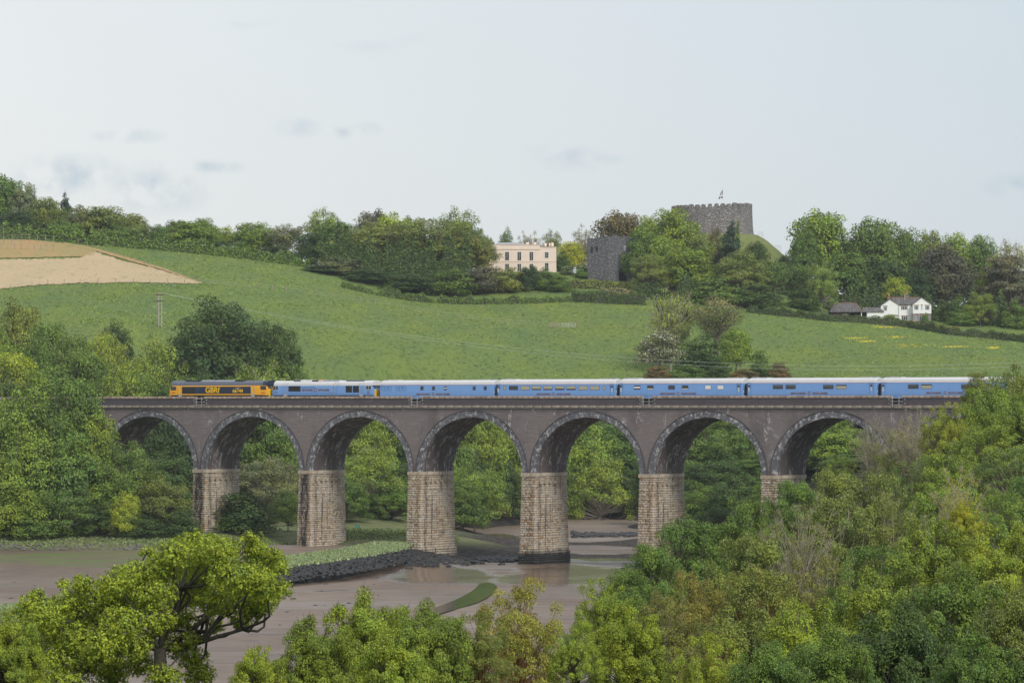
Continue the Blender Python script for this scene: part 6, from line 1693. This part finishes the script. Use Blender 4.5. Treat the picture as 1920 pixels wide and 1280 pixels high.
# ------------------------------------------------------------------ hedges
def hedge(label, pts, h, depth, clr, dens_=26, leaf=0.22, top=0.25, y0=1000, y1=1130, mat='leaf'):
    rg = np.random.default_rng(len(label) * 13); pos = [hit(*p, y0, y1) for p in pts]
    P_l = []; N_l = []; core = MB(); segs = []
    for (a, b) in zip(pos, pos[1:]):
        L = math.dist(a[:2], b[:2]); n = max(2, int(L / 1.2))
        segs += [tuple(a[c] + (b[c] - a[c]) * k / n for c in range(3)) for k in range(n)]
    segs.append(pos[-1]); arr = np.array(segs)
    hh = h * (1 + rg.normal(0, top * .4, len(arr)))
    total = int(dens_ * len(arr) * (h + depth))
    i = rg.integers(0, len(arr) - 1, total); t = rg.random(total); C = arr[i] * (1 - t)[:, None] + arr[i + 1] * t[:, None]; H = hh[i] * (1 - t) + hh[i + 1] * t
    side = rg.random(total) < h / (h + depth)
    z = np.where(side, rg.random(total) * H, H) ; y = np.where(side, 0, rg.random(total) * depth)
    C[:, 1] += y + rg.normal(0, .12, total); C[:, 2] += z + rg.normal(0, .10, total); C[:, 0] += rg.normal(0, .2, total)
    Nn = np.where(side[:, None], np.array([0, -1, 0.3]), np.array([0, 0, 1.0])); o = np.array(pos[0])
    V = leaves_from(C - o, Nn, leaf, rg)
    e = empty('hedge', pos[0], 0, label, 'hedge')
    me = np_mesh('foliage', V, np.arange(4 * total).reshape(-1, 4), {'tint': ('FACE', rg.random(total))}); c = link('foliage', me, M[mat], e); c.color = CLR[clr] + (1,)
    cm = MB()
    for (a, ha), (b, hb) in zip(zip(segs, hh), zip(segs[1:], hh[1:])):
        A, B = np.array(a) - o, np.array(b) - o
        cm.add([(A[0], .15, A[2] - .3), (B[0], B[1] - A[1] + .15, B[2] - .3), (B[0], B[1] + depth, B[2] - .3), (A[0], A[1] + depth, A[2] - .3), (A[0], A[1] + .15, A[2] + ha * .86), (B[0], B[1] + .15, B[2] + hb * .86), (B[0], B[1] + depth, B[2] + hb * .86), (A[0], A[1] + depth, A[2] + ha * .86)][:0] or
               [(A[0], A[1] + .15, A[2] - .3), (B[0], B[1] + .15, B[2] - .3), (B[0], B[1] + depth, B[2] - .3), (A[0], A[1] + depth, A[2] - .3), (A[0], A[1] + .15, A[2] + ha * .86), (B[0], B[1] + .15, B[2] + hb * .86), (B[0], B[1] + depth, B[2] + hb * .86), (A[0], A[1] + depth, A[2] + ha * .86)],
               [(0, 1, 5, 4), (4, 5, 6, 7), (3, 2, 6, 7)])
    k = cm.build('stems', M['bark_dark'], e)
hedge('long clipped hedge along the bottom of the gatehouse garden', [(1072, 566), (1120, 569), (1170, 571), (1212, 572)], 3.0, 2.2, 'dark')
hedge('upper clipped hedge with yellowish top in front of the gatehouse', [(1062, 541), (1120, 542), (1182, 545)], 2.2, 2, 'olive', y0=1060, y1=1160)
hedge('pale flowering hedge between the two clipped hedges', [(1128, 552), (1186, 556)], 1.8, 2, 'straw', y0=1060, y1=1160)
hedge('rough hedge along the field edge below the central wood', [(640, 539), (720, 556), (800, 567), (900, 571), (1000, 569), (1074, 566)], 1.7, 1.5, 'mid', top=.9)
hedge('long mixed hedge running below the barn and farmhouse to the right edge', [(1400, 586), (1480, 594), (1560, 603), (1640, 608), (1700, 614), (1780, 628), (1860, 635), (1960, 645)], 1.7, 1.6, 'dark', top=.5, y0=1000, y1=1120)
hedge('brownish garden hedge in front of the farmhouse', [(1628, 603), (1690, 607), (1745, 613), (1800, 622)], 0.8, 1.6, 'rust', top=.8, y0=1020, y1=1120, mat='leaf_gorse')

# crowded trees of the left bank that nothing tells apart
CW = dict(mid='mid-green', fresh='fresh green', dark='dark green', deep='very dark green', olive='olive')
ORD = ['first', 'second', 'third', 'fourth', 'fifth', 'sixth', 'seventh', 'eighth', 'ninth', 'tenth', 'eleventh', 'twelfth']
for k, a in enumerate(sorted([(-20, 600, 120, 800), (60, 640, 120, 790), (160, 655, 120, 775), (250, 690, 110, 768), (300, 715, 110, 765), (370, 690, 110, 775), (470, 712, 110, 770), (100, 680, 130, 765), (-10, 760, 140, 715), (0, 700, 140, 760), (20, 640, 120, 780), (200, 705, 130, 762)])):
    q = rgT.choice(['mid', 'fresh', 'mid', 'dark'])
    tree(a[0], a[1], a[2], a[3], 'wood', q, CW[q] + ' tree in the crowd behind the viaduct end, ' + ORD[k] + ' from the left edge', group='crowded trees behind the left end of the viaduct')
for k, a in enumerate(sorted([(90, 760, 130, 668), (180, 800, 120, 664), (110, 850, 140, 662), (200, 860, 120, 660), (60, 860, 130, 663), (280, 880, 90, 661), (160, 960, 90, 658), (20, 960, 100, 658), (230, 955, 80, 656), (-30, 880, 140, 660), (0, 740, 150, 668), (-30, 780, 150, 664)])):
    q = rgT.choice(['mid', 'fresh', 'mid', 'dark', 'olive'])
    tree(a[0], a[1], a[2], a[3], 'wood', q, CW[q] + ' tree in the crowd before the viaduct end, ' + ORD[k] + ' from the left edge', group='crowded trees in front of the left end of the viaduct')
seen = {}
for a in [(240, 780, 130, 770), (380, 790, 130, 770), (470, 860, 110, 760), (590, 850, 120, 765), (660, 870, 120, 765), (760, 860, 120, 765), (810, 850, 120, 790), (860, 830, 120, 815), (930, 850, 110, 840), (1000, 860, 110, 885), (1130, 790, 120, 900), (1060, 840, 110, 898), (1110, 900, 100, 890), (1155, 905, 90, 889),
          (1280, 860, 120, 815), (1370, 840, 120, 830), (1440, 860, 120, 800), (1500, 860, 130, 770), (1600, 850, 140, 740), (1530, 830, 120, 780), (1310, 920, 120, 790), (1380, 930, 120, 780), (640, 800, 120, 790), (520, 800, 120, 790), (420, 830, 120, 775), (900, 930, 80, 845), (1020, 780, 120, 905), (840, 770, 120, 850), (1330, 770, 140, 880), (720, 765, 140, 850), (600, 765, 130, 850), (1540, 770, 150, 860)]:
    q = rgT.choice(['mid', 'fresh', 'mid', 'dark', 'deep']); ed = [209, 363, 561, 766, 979, 1199, 1430, 1700]
    j = max(i for i in range(7) if a[0] >= ed[i] or i == 0); f_ = (a[0] - ed[j]) / (ed[j + 1] - ed[j])
    lab = CW[q].replace('very dark', 'blackish') + ' tree ' + ('high in' if a[1] < 805 else ('halfway up' if a[1] < 855 else ('low in' if a[1] < 890 else 'lowest in'))) + ' the wood in the ' + ('left' if f_ < .34 else ('middle' if f_ < .67 else 'right')) + ' of the ' + ORD[j] + ' arch from left'
    tree(a[0], a[1], a[2], a[3], 'wood', q, lab, group='trees of the valley wood behind the arches')

# hillside on the right, rising in front of the viaduct end
for a in [(1905, 694, 110, 440, 'canopy', 'olive', 'tree at the right edge whose top hides the end of the train'),
          (1836, 708, 70, 436, 'canopy', 'olive', 'olive tree whose top cuts across the last coach windows'),
          (1864, 716, 140, 430, 'canopy', 'fresh', 'fresh tree covering the train where it leaves the viaduct'),
          (1915, 744, 140, 415, 'canopy', 'fresh', 'light green tree at the right edge below the train'),
          (1775, 762, 100, 420, 'nearairy', 'lime', 'yellow-green tree beside the last parapet opening'),
          (1635, 790, 100, 450, 'nearbare', 'grey', 'thicket of pale bare stems over the rightmost arch'),
          (1710, 772, 110, 435, 'nearbare', 'straw', 'second thicket of pale bare stems right of the rightmost arch'),
          (1750, 815, 110, 425, 'nearbare', 'grey', 'grey bare-stemmed tree below the last parapet opening'),
          (1690, 815, 120, 440, 'nearairy', 'olive', 'olive feathery tree rising through the pale bare stems'),
          (1575, 862, 80, 455, 'nearairy', 'fresh', 'light feathery tree at the foot of the rightmost arch'),
          (1850, 800, 150, 400, 'canopy', 'fresh', 'fresh green rounded tree on the right slope under the edge tree'),
          (1900, 840, 160, 380, 'nearairy', 'mid', 'mid-green tree with long pale branches at the right edge'),
          (1780, 840, 150, 390, 'canopy', 'fresh', 'bright green tree in the middle of the right slope'),
          (1690, 870, 140, 395, 'nearairy', 'mid', 'leafy tree below the pale bare stems'),
          (1560, 888, 140, 350, 'canopy', 'olive', 'olive canopy tree at the shoulder of the right slope'),
          (1484, 908, 120, 330, 'canopy', 'mid', 'mid-green tree hiding the foot of the sixth stone pier'),
          (1640, 892, 160, 340, 'canopy', 'olive', 'olive-brown canopy tree in the middle of the right slope'),
          (1395, 945, 140, 310, 'canopy', 'mid', 'green tree at the edge of the slope right of the fifth stone pier'),
          (1500, 946, 180, 270, 'nearbare', 'rust', 'brownish tree with pale twisted limbs on the right slope'),
          (1570, 930, 190, 300, 'canopy', 'olive', 'wide olive tree with pale twisted limbs'),
          (1680, 930, 180, 300, 'nearairy', 'olive', 'olive tree with dead grey twigs on the right slope'),
          (1800, 886, 130, 320, 'nearbare', 'gold', 'yellow-topped tree with bare grey branches on the right slope'),
          (1770, 900, 150, 330, 'canopy', 'fresh', 'fresh green tree behind the yellow-topped one'),
          (1880, 920, 160, 310, 'nearairy', 'fresh', 'blue-green ash-like tree at the right edge'),
          (1940, 880, 160, 330, 'canopy', 'mid', 'mid-green tree cut by the right edge of the slope'),
          (1295, 980, 160, 280, 'canopy', 'mid', 'glossy dark green tree leaning towards the mud right of the fifth stone pier'),
          (1222, 1028, 150, 262, 'canopy', 'mid', 'glossy tree reaching lowest over the mud'),
          (1172, 1078, 120, 250, 'canopy', 'mid', 'outermost glossy green tree at the water edge'),
          (1400, 1010, 170, 250, 'canopy', 'olive', 'yellowish-olive tree behind the glossy ones'),
          (1300, 1080, 180, 225, 'nearairy', 'rust', 'rust-tinged budding tree in the middle of the lower slope'),
          (1430, 1070, 190, 220, 'canopy', 'olive', 'olive budding tree right of the rust-tinged one'),
          (1540, 1040, 190, 225, 'nearairy', 'rust', 'twiggy rust-tinged tree below the pale twisted limbs'),
          (1640, 1030, 170, 220, 'canopy', 'mid', 'green tree with a few white flowers on the lower slope'),
          (1812, 960, 80, 200, 'near', 'gold', 'bright yellow-green tree standing out on the right slope'),
          (1740, 990, 190, 195, 'near', 'fresh', 'fresh tree left of the bright yellow-green one'),
          (1880, 1000, 190, 190, 'near', 'lime', 'sunlit green tree at the right edge below the yellow one'),
          (1640, 1080, 210, 165, 'near', 'fresh', 'leafy tree in the lower right, upper row'),
          (1800, 1070, 230, 150, 'near', 'mid', 'large glossy-leaved tree in the lower right'),
          (1920, 1110, 200, 140, 'near', 'olive', 'reddish-brown leaved tree in the bottom right corner'),
          (1520, 1140, 220, 140, 'near', 'lime', 'sunlit leafy tree in the lower middle right'),
          (1690, 1140, 250, 125, 'near', 'dark', 'big blue-green glossy tree at the bottom right'),
          (1560, 1190, 200, 115, 'near', 'mid', 'dark leafy tree at the bottom below the sunlit one'),
          (1390, 1150, 200, 150, 'near', 'olive', 'olive tree at the bottom right of centre'),
          (1830, 1200, 220, 110, 'near', 'mid', 'glossy tree at the bottom edge near the right corner'),
          (1250, 1130, 170, 170, 'nearairy', 'rust', 'brownish budding tree in the lower centre right'),
          (1130, 1112, 130, 120, 'nearairy', 'lime', 'upright yellow-green tree standing over the mud at bottom centre'),
          (1180, 1160, 150, 112, 'near', 'lime', 'yellow-green tree at the bottom right of centre with narrow leaves'),
          (1330, 1200, 170, 108, 'nearairy', 'lime', 'bright budding tree at the bottom edge below the rust-tinged ones'),
          (1450, 1220, 180, 105, 'near', 'mid', 'green tree at the bottom edge, lower right'),
          (1080, 1190, 110, 108, 'nearairy', 'lime', 'young yellow-green tree at the bottom centre'),
          # along the bottom of the frame
          (970, 1108, 210, 112, 'nearairy', 'bud', 'orange-twigged budding tree at the bottom centre over the mud'),
          (900, 1165, 150, 108, 'nearairy', 'olive', 'olive budding tree left of the orange-twigged one'),
          (800, 1150, 170, 106, 'near', 'fresh', 'narrow-leaved fresh green tree at the bottom centre'),
          (690, 1128, 190, 108, 'near', 'lime', 'oak with bright leaf sprays at the bottom left of centre'),
          (600, 1180, 170, 104, 'near', 'fresh', 'lower oak right of the big spreading oak'),
          (740, 1200, 160, 98, 'near', 'lime', 'bright leafy tree at the bottom edge left of centre'),
          (20, 1172, 130, 104, 'near', 'lime', 'yellow-green oak in the bottom left corner'),
          (490, 1238, 120, 100, 'near', 'lime', 'low leafy tree at the bottom edge just right of the spreading oak')]:
    tree(a[0], a[1] - 8, *a[2:], bark='bark_pale' if ('pale' in a[6] or 'dead' in a[6] or 'bare' in a[6]) else ('twig_orange' if 'orange' in a[6] or 'rust-tinged' in a[6] else ('bark_dark' if a[3] < 130 else 'bark')), vary=.06)

# the big spreading oak at the bottom left: its boughs laid out one by one
def custom_tree(label, Y, clumps, leaf, per, clr, base_px, seed, fork_py, depth=2.2, thick=0.26):
    rg = np.random.default_rng(seed); s = Y / F
    zg = hz(W(base_px, Y), Y); e = empty('oak_tree', (W(base_px, Y), Y, zg), 0, label, 'tree'); o = np.array([W(base_px, Y), Y, zg])
    P_l, N_l, T_l = [], [], []; tb = MB()
    fork = Vector((0, 0, (YH - fork_py) * s - zg)); root = Vector((0, 0, -.3))
    tb.tube([root, (0.1, 0, fork.z * .5), tuple(fork)], [thick * 1.5, thick * 1.15, thick], 9)
    mains = []
    for k in range(6):
        a = -1.25 + 2.5 * k / 5; L = rg.uniform(1.5, 2.3); yy = rg.uniform(-.8, .8)
        q = fork + Vector((math.sin(a) * L * 1.15, yy, math.cos(a) * L * .8)); m_ = fork.lerp(q, .5) + Vector((rg.normal(0, .15), 0, -.15))
        pth = [fork, fork.lerp(m_, .5), m_, m_.lerp(q, .5), q]; pth = [p + (Vector(rg.normal(0, .09, 3)) if 0 < i < 4 else Vector()) for i, p in enumerate(pth)]
        tb.tube(pth, [thick * .6, thick * .5, thick * .42, thick * .33, thick * .24], 7); mains.append((pth[2], q))
    for (px, py, rp) in clumps:
        rp *= 1.22; px += rg.normal(0, 4); py += rg.normal(0, 3)
        c = np.array([W(px, Y), Y + rg.uniform(-1, 1) * depth * (0.4 + rp / 60), (YH - py) * s]) - o; r = rp * s
        cv = Vector(c); j = min(range(6), key=lambda i: (mains[i][1] - cv).length); st = mains[j][1] if rg.random() < .7 else mains[j][0]
        mid = st.lerp(cv, .5) + Vector(rg.normal(0, .16, 3)) + Vector((0, 0, -.15))
        pp = [st, st.lerp(mid, .5) + Vector(rg.normal(0, .08, 3)), mid, mid.lerp(cv, .5) + Vector(rg.normal(0, .08, 3)), cv, cv + (cv - mid).normalized() * r * .8]
        tb.tube(pp, [.046, .04, .032, .024, .017, .006], 5, cap=False)
        for q in range(9):
            dd = Vector(rg.normal(0, 1, 3)); dd.z = abs(dd.z) * .8; dd.normalize(); m2 = cv + dd * r * .5 + Vector(rg.normal(0, .05, 3))
            tb.tube([cv, m2, cv + dd * r * 1.05], [.018, .012, .005], 3, cap=False)
        n = int(per * (rp / 30) ** 2)
        # rosettes of leaves on shoot tips
        nr = max(6, n // 7); d = rg.normal(0, 1, (nr, 3)); d /= np.linalg.norm(d, axis=1)[:, None]
        rad = r * rg.random(nr) ** .4 * 1.05; ctr = c + d * rad[:, None] * np.array([1.05, 1.2, .8])
        k = rg.integers(0, nr, n); P_l.append(ctr[k] + rg.normal(0, leaf * .9, (n, 3))); N_l.append(d[k]); T_l.append((rg.random(n) * .7 + .3 * rg.random(nr)[k]))
    P_, N_, T_ = np.concatenate(P_l), np.concatenate(N_l), np.concatenate(T_l)
    V = leaves_from(P_, N_, leaf, rg, .65)
    me = np_mesh('crown', V, np.arange(4 * len(P_)).reshape(-1, 4), {'tint': ('FACE', T_)}); c = link('crown', me, M['leaf'], e); c.color = CLR[clr] + (1,)
    tb.build('trunk', M['bark_dark'], e, smooth=True)
oak = [(470, 1148, 20), (440, 1166, 17), (405, 1176, 14), (360, 1022, 28), (330, 1040, 30), (392, 1036, 32), (430, 1028, 30), (468, 1020, 24), (480, 1048, 30), (505, 1060, 26), (300, 1064, 32), (345, 1070, 34), (395, 1078, 36), (440, 1070, 34), (478, 1086, 32),
       (515, 1092, 26), (532, 1106, 18), (262, 1086, 32), (230, 1090, 26), (215, 1078, 18), (205, 1108, 30), (250, 1122, 34), (300, 1112, 34), (350, 1118, 34), (400, 1122, 32), (448, 1118, 30), (490, 1120, 26), (500, 1140, 14),
       (160, 1092, 18), (150, 1118, 26), (115, 1128, 24), (110, 1094, 10), (62, 1112, 12), (75, 1130, 24), (50, 1146, 20), (95, 1152, 32), (145, 1154, 34), (195, 1154, 34), (250, 1162, 34), (300, 1156, 28), (60, 1182, 30), (110, 1192, 34), (160, 1196, 34),
       (210, 1200, 34), (255, 1206, 30), (300, 1192, 24), (345, 1166, 24), (70, 1222, 30), (120, 1234, 32), (170, 1240, 32), (215, 1246, 28), (262, 1250, 26), (330, 1214, 22), (355, 1240, 24), (310, 1266, 28), (380, 1268, 24), (90, 1268, 30), (150, 1276, 30),
       (212, 1280, 26), (360, 1200, 14), (425, 1148, 16), (478, 1000, 9), (360, 1002, 9), (270, 1038, 12), (520, 1038, 12)]
custom_tree('big spreading oak with bright new leaves over the mud at the bottom left', 108, oak, 0.037, 1500, 'lime', 300, 5, 1215, thick=0.17)

hedge('dark undergrowth along the foot of the skyline wood on the left', [(-40, 447), (60, 449), (200, 462), (320, 474), (450, 492), (560, 513), (640, 534)], 2.6, 3, 'mid', top=.9, y0=1090, y1=1150, dens_=22, leaf=.35)
hedge('tall dark undergrowth between the barn and the wood behind it', [(1400, 575), (1480, 585), (1560, 594), (1700, 598), (1800, 606), (1950, 622)], 5.5, 3, 'dark', top=.9, y0=1090, y1=1180, dens_=22, leaf=.35)
hedge('dense dark undergrowth inside the central wood left of the mansion', [(600, 516), (700, 533), (800, 545), (885, 547)], 9.0, 3, 'dark', top=.9, y0=1085, y1=1160, dens_=22, leaf=.38)
hedge('dark undergrowth under the trees below the castle mound', [(1195, 560), (1260, 566), (1330, 572), (1400, 578)], 4.5, 3, 'dark', top=.9, y0=1060, y1=1150, dens_=22, leaf=.35)

# ------------------------------------------------------------------ the air between here and the hill
hb = MB().box(-3200, 3200, -80, 6100, -40, 75).mesh('haze')
hm = bpy.data.materials.new('haze'); hm.use_nodes = True; t_ = hm.node_tree; t_.nodes.clear()
pv = t_.nodes.new('ShaderNodeVolumePrincipled'); pv.inputs['Color'].default_value = (0.86, 0.92, 1.0, 1); pv.inputs['Density'].default_value = 0.00005; pv.inputs['Anisotropy'].default_value = 0.0
ou = t_.nodes.new('ShaderNodeOutputMaterial'); t_.links.new(pv.outputs[0], ou.inputs['Volume'])
link('haze', hb, hm, kind='stuff')
